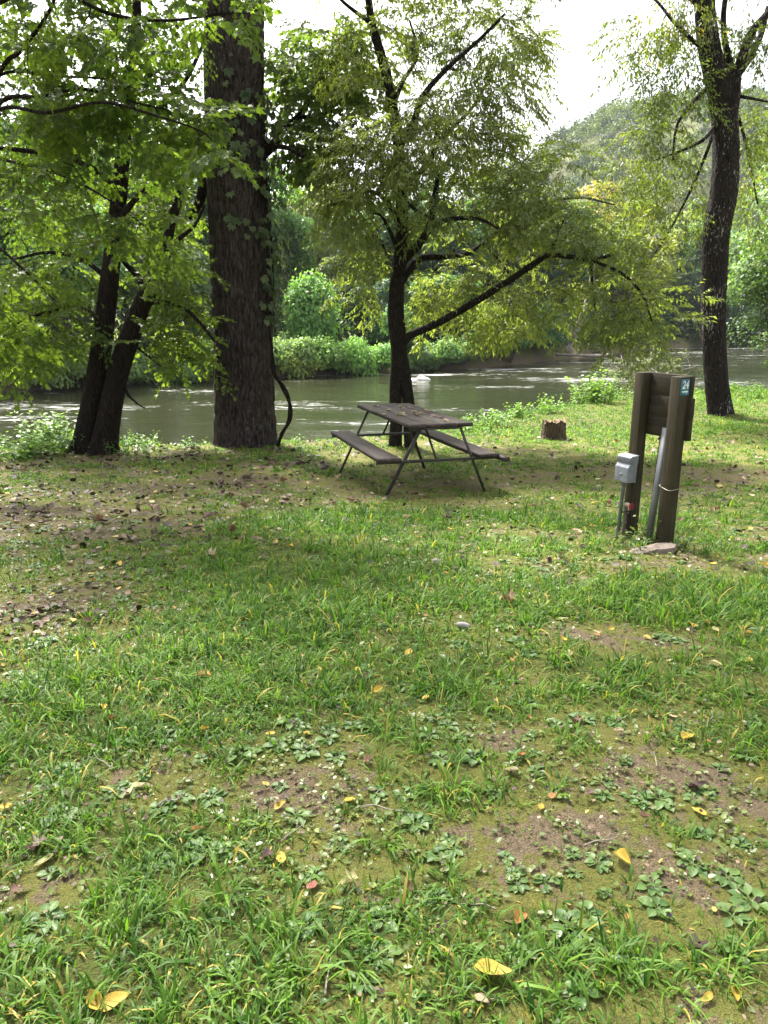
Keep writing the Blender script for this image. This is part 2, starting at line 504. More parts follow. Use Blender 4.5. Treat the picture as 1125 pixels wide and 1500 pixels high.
# ------------------------------------------------------------------ sprays (a leafy twig system lying roughly flat)
def make_spray(nl, leaf, L=.6, sag=.25, r=None, jitter=.35):
    pos = []; dr = []; no = []; sz = []; tw = []
    main = [np.array([0, t * L, -sag * L * t * t]) for t in np.linspace(0, 1, 5)]
    for a, b in zip(main[:-1], main[1:]): tw.append((a, b))
    nside = 7
    arms = []
    for k in range(nside):
        t = .12 + .8 * k / nside; sd = 1 if k % 2 else -1
        a = np.array([0, t * L, -sag * L * t * t]); ln = L * (.55 - .3 * t) * r.uniform(.7, 1.2)
        ang = R(r.uniform(35, 65)); b = a + np.array([sd * math.sin(ang) * ln, math.cos(ang) * ln, -sag * ln * r.uniform(.2, 1.2)])
        arms.append((a, b)); tw.append((a, b))
    arms.append((main[-2], main[-1] + np.array([0, .08 * L, -.05 * L])))
    per = max(2, nl // len(arms))
    for a, b in arms:
        for i in range(per):
            t = (i + .6) / per; p = a + (b - a) * t; d = norm(b - a)
            side = 1 if i % 2 else -1
            dd = d + side * np.array([d[1], -d[0], 0]) * r.uniform(.4, 1.1) + np.array([0, 0, r.uniform(-.9, .1)])
            pos.append(p); dr.append(dd); no.append(np.array([0, 0, 1]) + r.normal(0, jitter, 3)); sz.append(leaf * r.uniform(.65, 1.15))
    return dict(p=np.array(pos), d=np.array(dr), n=np.array(no), s=np.array(sz), tw=np.array(tw))


def place_sprays(leaf_mb, twig_mb, sprays, tmpl, T, D, U, S, r, shade=None, twig_r=.0022):
    """T origins, D main direction, U up"""
    D = norm(D); X = norm(np.cross(D, U)); U = np.cross(X, D)
    which = r.integers(0, len(sprays), len(T))
    for w, sp in enumerate(sprays):
        idx = np.where(which == w)[0]
        if len(idx) == 0: continue
        Rm = np.stack([X[idx], D[idx], U[idx]], -1)          # (n,3,3)
        f = lambda a: np.einsum('nij,kj->nki', Rm, a)
        pos = (f(sp['p']) * S[idx][:, None, None] + T[idx][:, None]).reshape(-1, 3)
        dr = f(sp['d']).reshape(-1, 3); dr[:, 2] -= .25
        no = f(sp['n']).reshape(-1, 3); no = no + r.normal(0, .25, no.shape)
        sz = np.tile(sp['s'], len(idx)) * r.uniform(.8, 1.2, len(pos))
        base = r.uniform(0, .55, len(idx)) if shade is None else shade[idx]
        rnd = np.repeat(base, len(sp['p'])) + r.uniform(-.1, .45, len(pos))
        leaf_cloud(leaf_mb, tmpl, pos, dr, no, sz, np.clip(rnd, 0, 1))
        if twig_mb is not None:
            tw = sp['tw']; a = (f(tw[:, 0]) * S[idx][:, None, None] + T[idx][:, None]).reshape(-1, 3)
            b = (f(tw[:, 1]) * S[idx][:, None, None] + T[idx][:, None]).reshape(-1, 3)
            d = b - a; L = np.linalg.norm(d, axis=1); dn = norm(d)
            x = norm(np.cross(dn, np.array([.3, .2, .9]))); y = np.cross(dn, x)
            k = 3; V = []
            th = np.arange(3) * 2 * math.pi / 3
            ring = np.cos(th)[None, :, None] * x[:, None] + np.sin(th)[None, :, None] * y[:, None]
            V = np.concatenate([a[:, None] + ring * twig_r, b[:, None] + ring * twig_r * .6], 1).reshape(-1, 3)
            o = (np.arange(len(a)) * 6)[:, None, None]
            q = np.array([[0, 1, 4, 3], [1, 2, 5, 4], [2, 0, 3, 5]])[None] + o
            twig_mb.add(V, [q.reshape(-1, 4)])


class Skel:
    """branch skeleton that new twigs attach to"""
    def __init__(self): self.p = []; self.r = []; self.d = []

    def add(self, pts, rad, mb=None, seg=8, fn=None, skip=0):
        pts = np.asarray(pts, float); rad = np.broadcast_to(rad, (len(pts),))
        if mb is not None: mb.tube(pts, rad, seg, True, None, fn)
        self.p += list(pts[skip:]); self.r += list(rad[skip:]); self.d += list(norm(np.gradient(pts, axis=0))[skip:])

    def grow(self, targets, mb, r, rmin=.004, k=.010, maxlen=2.8, bend=.25):
        """connect each target to the nearest branch; returns kept targets and end directions"""
        A = np.array(self.p); targets = np.asarray(targets)
        dist = np.array([np.min(np.linalg.norm(A - t, axis=1)) for t in targets])
        order = np.argsort(dist)
        P_ = list(self.p); R_ = list(self.r); D_ = list(self.d)
        PA = np.zeros((len(P_) + len(targets) * 6, 3)); PA[:len(P_)] = P_
        n = len(P_); keep = []; dirs = []
        for i in order:
            t = targets[i]; dd = np.linalg.norm(PA[:n] - t, axis=1)
            j = int(np.argmin(dd + .0)); L = dd[j]
            if L > maxlen: continue
            a = PA[j]
            if L < .08: keep.append(i); dirs.append(norm(D_[j] + r.normal(0, .4, 3))); continue
            dv = (t - a)
            m = (a + t) / 2 + D_[j] * L * bend + r.normal(0, .07 * L, 3) + np.array([0, 0, .08 * L])
            tt = np.linspace(0, 1, 6)[:, None]
            c = (1 - tt) ** 2 * a + 2 * tt * (1 - tt) * m + tt ** 2 * t
            c[1:-1] += r.normal(0, .025 * L, (4, 3))
            r0 = min(R_[j] * .7, rmin + k * L); rad = np.linspace(r0, rmin, 6)
            mb.tube(c, rad, 5, False)
            g = norm(np.gradient(c, axis=0))
            for q in range(1, 6):
                PA[n] = c[q]; n += 1; R_.append(rad[q]); D_.append(g[q])
            keep.append(i); dirs.append(g[-1])
        self.p = list(PA[:n]); self.r = R_; self.d = D_
        return np.array(keep), np.array(dirs)


def vol_points(vols, r):
    """volumes: (px,py,rx,ry, Y, dY, n): ellipsoids surveyed in the photo"""
    out = []
    for (px, py, rx, ry, Y, dY, n) in vols:
        u = r.normal(0, 1, (n, 3)); u = norm(u) * (r.uniform(0, 1, (n, 1)) ** .45)
        for a in u:
            out.append(P(px + a[0] * rx, py + a[1] * ry, Y + a[2] * dY))
    return np.array(out)


def trunk_noise(s, amp, freq=3.0, flare=0.0, lobes=5, hscale=.5):
    def fn(i, th, pts):
        z = pts[:, 2][:, None] - pts[0][2]
        u = np.cos(th) * freq; w = np.sin(th) * freq
        n = fbm(u + z * .7 + s, w + z * 1.1, s, 3) - .5
        fl = flare * np.exp(-z / hscale) * (1 + .5 * np.sin(th * lobes + s))
        return 1 + amp * n * 2 + fl
    return fn


def bark_relief(s, amp=.035, fr=26):
    base = trunk_noise(s, .05, 1.5, .0)
    def fn(i, th, pts):
        z = pts[:, 2][:, None] - pts[0][2]
        wob = (fbm(z * 1.1 + 0 * th, th * 2, s, 2) - .5) * .5
        n = np.abs(vnoise((th + wob) * fr / 6.283 * 1.6, z * 4.5 + 31 * np.floor(th * 2), s) - .5) * 2
        n = 1 - (1 - n) ** 2
        return 1 + amp * (n - .6) + .08 * (fbm(np.cos(th) * 1.3 + s, np.sin(th) * 1.3 + z * .5, s, 3) - .5) + .16 * np.exp(-z / .35) * (.6 + .5 * np.sin(th * 6 + s))
    return fn


# ================================================================== THE SETTING
def axis(fine0, fine1, step, far0, far1, g=1.12):
    a = list(np.arange(fine0, fine1, step)); s = step; x = a[-1]
    while x < far1: s *= g; x += s; a.append(x)
    s = step; x = a[0]; pre = []
    while x > far0: s *= g; x -= s; pre.append(x)
    return np.array(pre[::-1] + a)


PT = {}
def gp(px, py):
    k = (px, py)
    if k not in PT: PT[k] = G(px, py)
    return PT[k]


# bare places (+) and lush places (-): photo position, radius x, radius y, weight
PATCH = [(440, 1160, .28, .12, .7), (330, 1170, .3, .12, .25), (810, 1230, .22, .22, .62), (1045, 1150, .18, .13, .75), (880, 1130, .18, .1, .5), (1090, 1210, .2, .15, .5),
         (865, 930, .40, .12, .5), (60, 870, .8, .7, .6), (30, 780, 1.4, 1.0, .6), (180, 720, 2.6, 1.5, .5), (330, 690, 1.2, .8, .25), (80, 680, 2, 1, .3), (960, 830, .75, .22, .65), (850, 790, .7, .5, .30),
         (1090, 790, .7, .6, .38), (1040, 700, 1.6, 1.2, .35), (640, 710, 1.1, .9, .35), (540, 1210, .3, .15, .3), (20, 1330, .3, .2, .4), (680, 1080, .4, .1, .25), (900, 690, 1.0, 1.0, .22),
         (1060, 1340, .1, .12, .2), (250, 1000, .7, .3, -.5), (120, 1030, .5, .3, -.4), (430, 900, .8, .5, -.35), (560, 830, .9, .6, -.30), (330, 780, .9, .4, -.25), (930, 890, .8, .25, -.5), (1060, 880, .5, .35, -.45),
         (740, 860, .8, .4, -.3), (300, 1360, .7, .3, -.3), (130, 1440, .5, .2, -.35), (600, 1400, .5, .2, -.25), (900, 1180, .22, .1, -.4), (1000, 1450, .5, .2, -.35), (620, 1160, .25, .12, -.35), (800, 1000, .7, .3, -.2),
         (450, 760, .9, .7, -.3), (750, 760, .8, .6, -.25), (1050, 1020, .5, .3, -.2)]
PATCHW = [(gp(a, b), c, d, w) for a, b, c, d, w in PATCH]


def bare(x, y):
    b = .30 + (fbm(x * 1.1, y * 1.3, 40, 4) - .5) * .7 + (fbm(x * 5.5, y * 5.5, 44, 3) - .5) * 1.0
    for g, rx, ry, w in PATCHW:
        b = b + w * .75 * np.exp(-(((x - g[0]) / rx) ** 2 + ((y - g[1]) / ry) ** 2))
    b = b - .35 * sstep(13, 17, y)          # sunlit bank lawn is full
    return np.clip(b, 0, 1)


xs = axis(-8, 9, .055, -420, 460, 1.09); ys = axis(.2, 15, .055, -60, 720, 1.055)
X, Y = np.meshgrid(xs, ys); Z = H(X, Y)
nx, ny = len(xs), len(ys)
V = np.stack([X, Y, Z], -1).reshape(-1, 3)
i, j = np.meshgrid(np.arange(ny - 1), np.arange(nx - 1), indexing='ij')
q = np.stack([i * nx + j, i * nx + j + 1, (i + 1) * nx + j + 1, (i + 1) * nx + j], -1).reshape(-1, 4)
mb = MB(); mb.add(V, [q]); me = mb.mesh('ground', M['ground'], True)
at = me.attributes.new('bare', 'FLOAT', 'POINT'); at.data.foreach_set('value', bare(X, Y).ravel().astype(np.float32))
bk = np.clip(sstep(.3, 1.2, Y - near_edge(X)) * (Z < -1.0) + (Z < -1.25), 0, 1)
at = me.attributes.new('bank', 'FLOAT', 'POINT'); at.data.foreach_set('value', bk.ravel().astype(np.float32))
tag(link('ground', me), kind='structure')

# river
mb = MB()
wx = axis(-25, 30, .35, -400, 420, 1.1); wy = axis(13, 60, .35, -60, 340, 1.1)
X, Y = np.meshgrid(wx, wy)
Zw = WATER + (fbm(X * .35, Y * 1.1, 71, 4) - .5) * .05 + (fbm(X * .12, Y * .2, 75, 2) - .5) * .03
V = np.stack([X, Y, Zw], -1).reshape(-1, 3); nx, ny = len(wx), len(wy)
i, j = np.meshgrid(np.arange(ny - 1), np.arange(nx - 1), indexing='ij')
q = np.stack([i * nx + j, i * nx + j + 1, (i + 1) * nx + j + 1, (i + 1) * nx + j], -1).reshape(-1, 4)
cx = V[q].mean(1); mid = (cx[:, 1] > near_edge(cx[:, 0]) + .6) & (cx[:, 1] < far_edge(cx[:, 0]) + 6)
mb.add(V, [q[mid]])
tag(build(mb, 'river', M['water'], smooth=True), kind='structure')

# ------------------------------------------------------------------ grass
def in_view_points(dens_fn, bands, r, margin=.22):
    """random ground points over the visible wedge (and a margin beside it)"""
    out = []
    for (d0, d1, dens) in bands:
        w = .5 + margin
        n = int(dens * (d1 - d0) * (d0 + d1) * (w + .15))
        y = np.sqrt(r.uniform(d0 ** 2, d1 ** 2, n)); x = r.uniform(-1, 1, n) * (y * (w + .1) + .5)
        out.append(np.stack([x, y], 1))
    p = np.concatenate(out)
    ok = p[:, 1] < near_edge(p[:, 0]) + 1.0
    return p[ok]


def grass_mesh():
    r = np.random.default_rng(5)
    pts = in_view_points(None, [(.9, 2.6, 1050), (2.6, 4.2, 800), (4.2, 7, 500), (7, 11, 240), (11, 16, 140), (16, 28, 70)], r)
    b = bare(pts[:, 0], pts[:, 1])
    lush = 1 - b
    keep = r.uniform(0, 1, len(pts)) < np.clip(lush * 1.9 - .72, .03, 1)
    pts = pts[keep]; lush = lush[keep]
    D = np.hypot(pts[:, 0], pts[:, 1])
    # tufts of several blades each
    nb = r.integers(4, 12, len(pts)); idx = np.repeat(np.arange(len(pts)), nb)
    n = len(idx)
    c = pts[idx]; Dn = D[idx]; lu = lush[idx]
    ang = r.uniform(0, 2 * math.pi, n); off = r.uniform(0, .034, n) * (1 + Dn * .12)
    x = c[:, 0] + np.cos(ang) * off; y = c[:, 1] + np.sin(ang) * off
    z = H(x, y) - .004
    tuft_h = np.clip(r.lognormal(-.12, .42, len(pts)), .35, 2.0)[idx]
    L = (.022 + .058 * lu ** 1.2) * tuft_h * r.uniform(.55, 1.25, n) * np.where(Dn > 7, .85, np.clip(.62 + .12 * Dn, 0, 1))
    W = (.0018 + .0034 * r.uniform(0, 1, n) ** 2.2) * (1 + .10 * np.clip(Dn - 2.5, 0, 30))
    lean = r.uniform(.2, 1.75, n)
    dx = np.cos(ang); dy = np.sin(ang)
    sx = -dy; sy = dx
    ts = np.array([0, .35, .7, 1.0]); ws = np.array([.6, 1.0, .7, 0.03])
    verts = np.zeros((n, 7, 3))
    for k, (t, w) in enumerate(zip(ts, ws)):
        a = lean * t                                  # bending angle grows along the blade
        hor = L * t * np.sin(a * .9 + .15); ver = L * t * np.cos(a * .9 + .15)
        px = x + dx * hor; py = y + dy * hor; pz = z + ver
        if k < 3:
            verts[:, 2 * k] = np.stack([px + sx * W * w, py + sy * W * w, pz], 1)
            verts[:, 2 * k + 1] = np.stack([px - sx * W * w, py - sy * W * w, pz], 1)
        else:
            verts[:, 6] = np.stack([px, py, pz], 1)
    o = (np.arange(n) * 7)[:, None]
    m = MB(); base = np.clip(r.uniform(-.1, .5, len(pts)) + .25 * (fbm(pts[:, 0] * .8, pts[:, 1] * .8, 90, 2) - .5), 0, 1)[idx]
    rnd = np.clip(base + r.uniform(-.1, .45, n), 0, .94); rnd = np.where(r.uniform(0, 1, n) < .05, 1.0, rnd)
    q = np.stack([np.concatenate([o + 0, o + 1, o + 3, o + 2], 1), np.concatenate([o + 2, o + 3, o + 5, o + 4], 1)], 1).reshape(-1, 4)
    m.v.append(verts.reshape(-1, 3)); m.f.append((q, np.repeat(rnd, 2))); m.f.append((np.concatenate([o + 4, o + 5, o + 6], 1), rnd)); m.n = n * 7
    print('grass blades', n)
    return m


tag(build(grass_mesh(), 'grass', M['grass'], smooth=True), 'short green lawn grass growing in tufts between bare mossy patches', 'grass', kind='stuff')


def herb_mesh():
    r = np.random.default_rng(8)
    pts = in_view_points(None, [(.9, 3, 700), (3, 5, 420), (5, 9, 150)], r)
    b = bare(pts[:, 0], pts[:, 1]) + (fbm(pts[:, 0] * 2.5, pts[:, 1] * 2.5, 60, 2) - .5) * 1.2
    pts = pts[r.uniform(0, 1, len(pts)) < np.clip(b * 1.3, .05, .9)]
    m = MB(); n = len(pts)
    nb = r.integers(3, 6, n); idx = np.repeat(np.arange(n), nb); c = pts[idx]; k = len(idx)
    ang = r.uniform(0, 6.28, k); x = c[:, 0] + .004 * np.cos(ang); y = c[:, 1] + .004 * np.sin(ang)
    T = np.stack([x, y, H(x, y) + r.uniform(.001, .018, k)], 1)
    d = np.stack([np.cos(ang), np.sin(ang), r.uniform(-.05, .6, k)], 1); no = np.stack([r.normal(0, .3, k), r.normal(0, .3, k), np.ones(k)], 1)
    D = np.hypot(x, y)
    leaf_cloud(m, OVAL, T, d, no, (.006 + .017 * r.uniform(0, 1, k) ** 2) * (1 + .06 * D), np.clip(np.repeat(r.uniform(0, .6, n), nb) + r.uniform(0, .4, k), 0, 1))
    print('herb leaves', k)
    return m


tag(build(herb_mesh(), 'ground_cover', M['herb']), 'tiny round leaved weeds and clover creeping over the bare soil', 'ground cover', kind='stuff')

# ------------------------------------------------------------------ light, sky, air
SUN_EL = R(55); SUN_AZ = R(-28)      # azimuth measured from +Y towards +X
w = bpy.data.worlds.new("World"); scene.world = w; w.use_nodes = True
nt = w.node_tree; nt.nodes.clear()
out = nt.nodes.new('ShaderNodeOutputWorld'); bg = nt.nodes.new('ShaderNodeBackground')
sky = nt.nodes.new('ShaderNodeTexSky'); sky.sky_type = 'NISHITA'; sky.sun_disc = False
sky.sun_elevation = SUN_EL; sky.sun_rotation = SUN_AZ; sky.air_density = 1.0; sky.dust_density = 6.0; sky.ozone_density = 1.0
hs = nt.nodes.new('ShaderNodeHueSaturation'); hs.inputs['Saturation'].default_value = .25
nt.links.new(sky.outputs[0], hs.inputs['Color']); nt.links.new(hs.outputs[0], bg.inputs[0])
bg.inputs[1].default_value = .12
nt.links.new(bg.outputs[0], out.inputs[0])

sd = bpy.data.lights.new('sun', 'SUN'); sd.energy = 4.6; sd.angle = R(6.0); sd.color = (1, .95, .86)
so = bpy.data.objects.new('sun', sd); COL.objects.link(so); so.location = (0, 20, 60)
sv = Vector((math.cos(SUN_EL) * math.sin(SUN_AZ), math.cos(SUN_EL) * math.cos(SUN_AZ), math.sin(SUN_EL)))
so.rotation_euler = sv.to_track_quat('Z', 'Y').to_euler()

scene.view_settings.view_transform = 'Standard'; scene.view_settings.look = 'None'
scene.view_settings.gamma = 1.0; scene.view_settings.use_curve_mapping = False
scene.view_settings.exposure = 1.95
cy = scene.cycles
cy.max_bounces = 7; cy.diffuse_bounces = 3; cy.glossy_bounces = 3; cy.transmission_bounces = 4; cy.volume_bounces = 0; cy.transparent_max_bounces = 8
cy.caustics_reflective = False; cy.caustics_refractive = False; cy.sample_clamp_indirect = 6.0

# ================================================================== NEAR TREES
def px_path(pts, Y):
    """pts: (px,py[,Yoffset])"""
    return np.array([P(p[0], p[1], Y + (p[2] if len(p) > 2 else 0)) for p in pts])


def pxr(px_w, Y): return px_w / FPX * Y


def ground_at(o, x, y): return np.array([x, y, float(H(x, y))])


SPR_LANCE = [make_spray(72, .080, .62, .34, np.random.default_rng(s)) for s in range(6)]
SPR_MAPLE = [make_spray(54, .066, .62, .20, np.random.default_rng(20 + s), .25) for s in range(5)]
SPR_HANG = [make_spray(52, .105, .70, .50, np.random.default_rng(40 + s)) for s in range(5)]
SPR_OVAL = [make_spray(60, .085, .55, .25, np.random.default_rng(60 + s)) for s in range(4)]


def crown(tree, skel, branch_mb, vols, sprays, tmpl, mat, r, bark, S=(.8, 1.25), up_tilt=.3, droop=-.25, maxlen=2.8, extra=None):
    T = vol_points(vols, r) if extra is None else np.concatenate([vol_points(vols, r), extra]) if len(vols) else extra
    # never below ground
    gz = H(T[:, 0], T[:, 1]); T = T[T[:, 2] > gz + .5]
    keep, dirs = skel.grow(T, branch_mb, r, maxlen=maxlen)
    T = T[keep]
    D = dirs * np.array([1, 1, .5]) + r.normal(0, .35, dirs.shape) + np.array([0, 0, droop])
    U = np.array([0, 0, 1.]) + r.normal(0, up_tilt, dirs.shape)
    lm = MB()
    sh = np.clip(fbm(T[:, 0] * .9, T[:, 2] * .9, 7, 2) * .9 - .15 + r.uniform(-.1, .1, len(T)), 0, .6)
    place_sprays(lm, branch_mb, sprays, tmpl, T, D, U, r.uniform(S[0], S[1], len(T)), r, shade=sh)
    return lm


def finish_tree(root, org, parts):
    for mbx, name, mat, smooth in parts:
        mbx.v = [v - org for v in mbx.v]
        link(name, mbx.mesh(name, mat, smooth), root)


# ---- the massive trunk with the creeper (Y ~ 13)
YB = 13.0
r = np.random.default_rng(101)
b0 = gp(361, 651); YB = b0[1]
org = np.array([P(361, 651, YB)[0], YB, float(H(b0[0], YB))])
big = thing('broadleaf_tree', 'massive straight tree trunk with deeply ridged grey brown bark, creeper climbing its right side', 'tree', org)
path = px_path([(361, 665), (361, 651), (358, 560), (356, 470), (352, 380), (348, 290), (344, 190), (343, 60), (342, -60), (345, -220)], YB)
path[0][2] = org[2] - .25
wd = [45, 44, 42.5, 41.5, 41, 40.5, 40, 38.5, 37, 34]
pth = spline(path, 34); rad = np.interp(np.arange(len(pth)), np.arange(len(wd)) * 34, [pxr(a, YB) for a in wd])
tm = MB(); tm.tube(pth, rad, 150, True, None, bark_relief(31, .060, 30))
sk = Skel(); sk.p = list(pth[::6]); sk.r = list(rad[::6] * .3); sk.d = list(norm(np.gradient(pth, axis=0))[::6])
lm_ = MB()
def limb(pts, Y, r0, r1, skx, mbx, seg=10, n=7, fn=None):
    p = spline(px_path(pts, Y), n); rd = np.linspace(pxr(r0, Y), pxr(r1, Y), len(p))
    skx.add(p, rd, mbx, seg, fn or trunk_noise(int(abs(pts[0][0])) % 97, .10, 2.0), skip=3)
# limb to the right that carries the yellow green spray, two short dead stubs
limb([(378, 235), (400, 212, .1), (416, 190, .2), (436, 172, .3), (458, 140, .5), (482, 105, .7), (500, 60, .8)], YB, 7, 2, sk, lm_)
limb([(378, 200), (400, 212, -.2), (425, 218, -.4), (445, 230, -.6)], YB, 5, 1.5, sk, lm_)
limb([(436, 172, .3), (470, 168, .6), (520, 150, 1.0)], YB, 3, 1, sk, lm_)
limb([(318, 250), (300, 270), (290, 300), (272, 322)], YB, 10, 4, sk, lm_)
limb([(325, 10), (280, -60, -.6), (200, -120, -1.5), (90, -180, -2.5)], YB, 14, 5, sk, lm_)
limb([(358, -20), (420, -90, .5), (520, -170, .6), (640, -240, 0)], YB, 14, 5, sk, lm_)
limb([(342, -60), (320, -160, -1.5), (300, -260, -3.2)], YB, 14, 5, sk, lm_)
limb([(345, -210), (350, -330, 0), (360, -480, .5)], YB, 26, 12, sk, lm_)
limb([(345, -210), (300, -330, -1), (230, -430, -2)], YB, 18, 8, sk, lm_)
limb([(345, -210), (420, -310, -1), (500, -420, -1.5)], YB, 18, 8, sk, lm_)
lm = crown(big, sk, lm_, [(470, 110, 75, 70, YB + .6, 1.0, 90), (450, 200, 55, 45, YB + .4, .8, 50), (520, 80, 50, 60, YB + .8, .8, 40)],
           SPR_OVAL, OVAL, M['leaf_big'], r, None)
# the high crown above the picture, whose shade falls on the lawn
ex = []
for k in range(210):
    a = norm(r.normal(0, 1, 3)) * r.uniform(.35, 1) ** .6
    ex.append(np.array([org[0] + a[0] * 6.5, YB - .5 + a[1] * 5.0, 12.2 + a[2] * 4.6]))
ex = np.array(ex); ex = ex[(ex[:, 2] > 1.6 + .62 * ex[:, 1])]
lm2 = crown(big, sk, lm_, [], [make_spray(34, .19, 1.1, .2, np.random.default_rng(7), .4)], OVAL, None, r, None, extra=ex, maxlen=4.5)
lm.v += lm2.v; lm.f += [(f + lm.n, q) for f, q in lm2.f]; lm.n += lm2.n
finish_tree(big, org, [(tm, 'trunk', M['bark_big'], True), (lm_, 'limb', M['bark_dark'], True), (lm, 'crown', M['leaf_big'], False)])

# creeper: stems up the right side and palmate leaves
cr = thing('creeper_vine', 'five leaved creeper climbing the right side of the massive trunk', 'vine', (org[0] + .3, YB - .3, org[2]))
corg = np.array(cr.location)
st = MB(); lv = MB()
def trunk_pt(py, ang, out=.0):
    c = P(np.interp(py, [60, 190, 290, 380, 470, 560, 651], [343, 344, 348, 352, 356, 358, 361]), py, YB)
    rr = pxr(np.interp(py, [60, 190, 290, 380, 470, 560, 651], [38.5, 40, 40.5, 41, 41.5, 42.5, 44]), YB) * 1.02 + out
    return c + np.array([math.sin(ang) * rr, -math.cos(ang) * rr, 0])
cl = []; CREEP = ([(x_ * .72, y_, z_) for x_, y_, z_ in OVAL_V], OVAL_F)
for k in range(9):
    a0 = R(r.uniform(62, 100)); py0 = r.uniform(430, 520); py1 = r.uniform(120, 250); L = []
    for t in np.linspace(0, 1, 14):
        a = a0 + .25 * math.sin(t * 5 + k); L.append(trunk_pt(py0 + (py1 - py0) * t, a, .02 + .02 * r.uniform()))
    L = np.array(L); st.tube(L, .006, 5)
for k in range(150):   # clusters down the right flank
    py = r.uniform(140, 480); a = R(r.uniform(48, 112)); o = r.uniform(.03, .30) * (.4 + .6 * math.sin(max(0, (py - 120)) / 370 * math.pi))
    cl.append((trunk_pt(py, a, o), a))
for k in range(46):    # across the face
    py = r.choice([r.normal(338, 14), r.normal(190, 25), r.normal(260, 25), r.normal(150, 15)]); a = R(r.uniform(-15, 60)); cl.append((trunk_pt(py, a, r.uniform(.03, .08)), a))
for k in range(26):    # hanging free beside the trunk
    py = r.uniform(330, 470); cl.append((P(r.uniform(402, 425), py, YB - .2 + r.uniform(-.2, .2)), R(90)))
for c, a in cl:
    outv = np.array([math.sin(a), -math.cos(a), .0]); axis_d = norm(np.array([r.normal(0, .5), r.normal(0, .3), -1]) + outv * .3)
    sidev = norm(np.cross(outv, axis_d)); sz = r.uniform(.09, .15); base = r.uniform(0, .8)
    pos = []; ds = []; ns = []
    for q_, an in enumerate((-75, -38, 0, 38, 75)):
        d = axis_d * math.cos(R(an)) + sidev * math.sin(R(an)) + outv * .12
        pos.append(c); ds.append(d); ns.append(outv + r.normal(0, .25, 3) + np.array([0, 0, .35]))
    leaf_cloud(lv, CREEP, np.array(pos), np.array(ds), np.array(ns), sz * np.array([.75, .95, 1.1, .95, .75]), np.clip(base + r.uniform(-.1, .2, 5), 0, 1))
    st.tube(np.array([c, c - outv * .06 + np.array([0, 0, .03])]), .002, 3)
finish_tree(cr, corg, [(st, 'stem', M['bark_dark'], True), (lv, 'leaves', M['leaf_creeper'], False)])

# woody vine arching beside the trunk
wv = MB()
for ph in (0, math.pi):
    p = spline(px_path([(394, 478, -.3), (399, 520, -.35), (402, 548, -.4), (414, 566, -.45), (424, 590, -.45), (424, 615, -.45), (413, 636, -.4), (407, 653, -.35)], YB), 9)
    t = np.linspace(0, 1, len(p)); amp = .022 * np.sin(np.clip(t * 1.1, 0, 1) * math.pi)
    p = p + np.stack([np.cos(t * 14 + ph) * amp, np.sin(t * 14 + ph) * amp, 0 * t], 1)
    wv.tube(p, .020 + .014 * t, 8, True, None, trunk_noise(4, .15, 2))
wv.tube(spline(px_path([(402, 548, -.4), (412, 556, -.5), (420, 555, -.6)], YB), 5), .013, 6)
wo = P(407, 653, YB - .35); wo[2] = H(wo[0], wo[1])
tag(build(wv, 'woody_vine', M['bark_mid'], smooth=True, origin=wo), 'bare twisted woody vine arching down to the grass right of the massive trunk', 'vine')

# ---- the tree behind the picnic table
r = np.random.default_rng(202)
g = gp(590, 652); YM = g[1] - .1
org = np.array([P(590, 652, YM)[0], YM, float(H(P(590, 652, YM)[0], YM))])
mid = thing('shade_tree', 'spreading tree behind the picnic table with hollow split base and crooked limbs', 'tree', org)
tm = MB(); sk = Skel()
def tl(pts, w, fn=None, seg=22, n=12, skip=10):
    p = px_path(pts, YM); p_ = spline(p, n); rd = np.interp(np.arange(len(p_)), np.arange(len(w)) * n, [pxr(a, YM) for a in w])
    sk.add(p_, rd, tm, seg, fn or trunk_noise(13, .13, 1.6), skip=skip)
tl([(578, 668), (579, 640), (580, 615), (579, 590), (580, 560), (584, 530), (584, 500), (580, 460), (581, 420), (586, 380), (589, 330), (587, 280), (585, 235), (580, 190)],
   [11.2, 9.5, 9.0, 9.0, 9.0, 10.3, 11.6, 11.2, 10.8, 9.9, 8.6, 7.3, 6.9, 6.0], skip=70)
tl([(604, 668, -.05), (600, 640, -.05), (599, 615, -.03), (598, 590, -.02), (594, 560), (590, 530), (586, 505)], [10.6, 8.8, 8.4, 8.8, 9.2, 8.8, 7.0], skip=60)
tl([(586, 520, .06), (585, 500, .08), (583, 470, .06)], [10, 10, 9], skip=20)
tl([(580, 190), (574, 150, .1), (566, 110, .2), (555, 70, .2), (545, 35, .2), (540, 0, .2), (538, -50, .2), (530, -130, 0)], [7, 6.5, 6.5, 6, 5, 4.5, 4, 2.5])
ml = MB()
def L_(pts, r0, r1): limb(pts, YM, r0, r1, sk, ml, 9, 7)
L_([(588, 505), (603, 490, -.1), (640, 474, -.2), (690, 446, -.4), (740, 415, -.6), (785, 385, -.8), (803, 374, -.9), (835, 376, -1.0), (866, 381, -1.1), (900, 372, -1.2)], 6.3, 2.0)
L_([(803, 374, -.9), (812, 355, -.9), (819, 338, -1.0), (826, 322, -1.1)], 2.6, .8)
L_([(866, 381, -1.1), (868, 420, -1.2), (872, 450, -1.2)], 2.5, 1)
L_([(866, 381, -1.1), (910, 400, -1.4), (940, 430, -1.6), (955, 470, -1.7)], 2.2, 1)
L_([(583, 420), (600, 395, .1), (618, 378, .2), (650, 376, .3), (682, 372, .4), (705, 358, .5), (740, 330, .6)], 6.5, 2)
L_([(587, 385), (600, 372, -.1), (618, 352, -.2), (632, 322, -.3), (636, 290, -.3), (641, 260, -.4), (633, 232, -.4), (640, 190, -.4)], 6.5, 2)
L_([(618, 352, -.2), (640, 328, -.5), (668, 320, -.7), (705, 322, -.9), (730, 335, -1.0)], 4.5, 1.5)
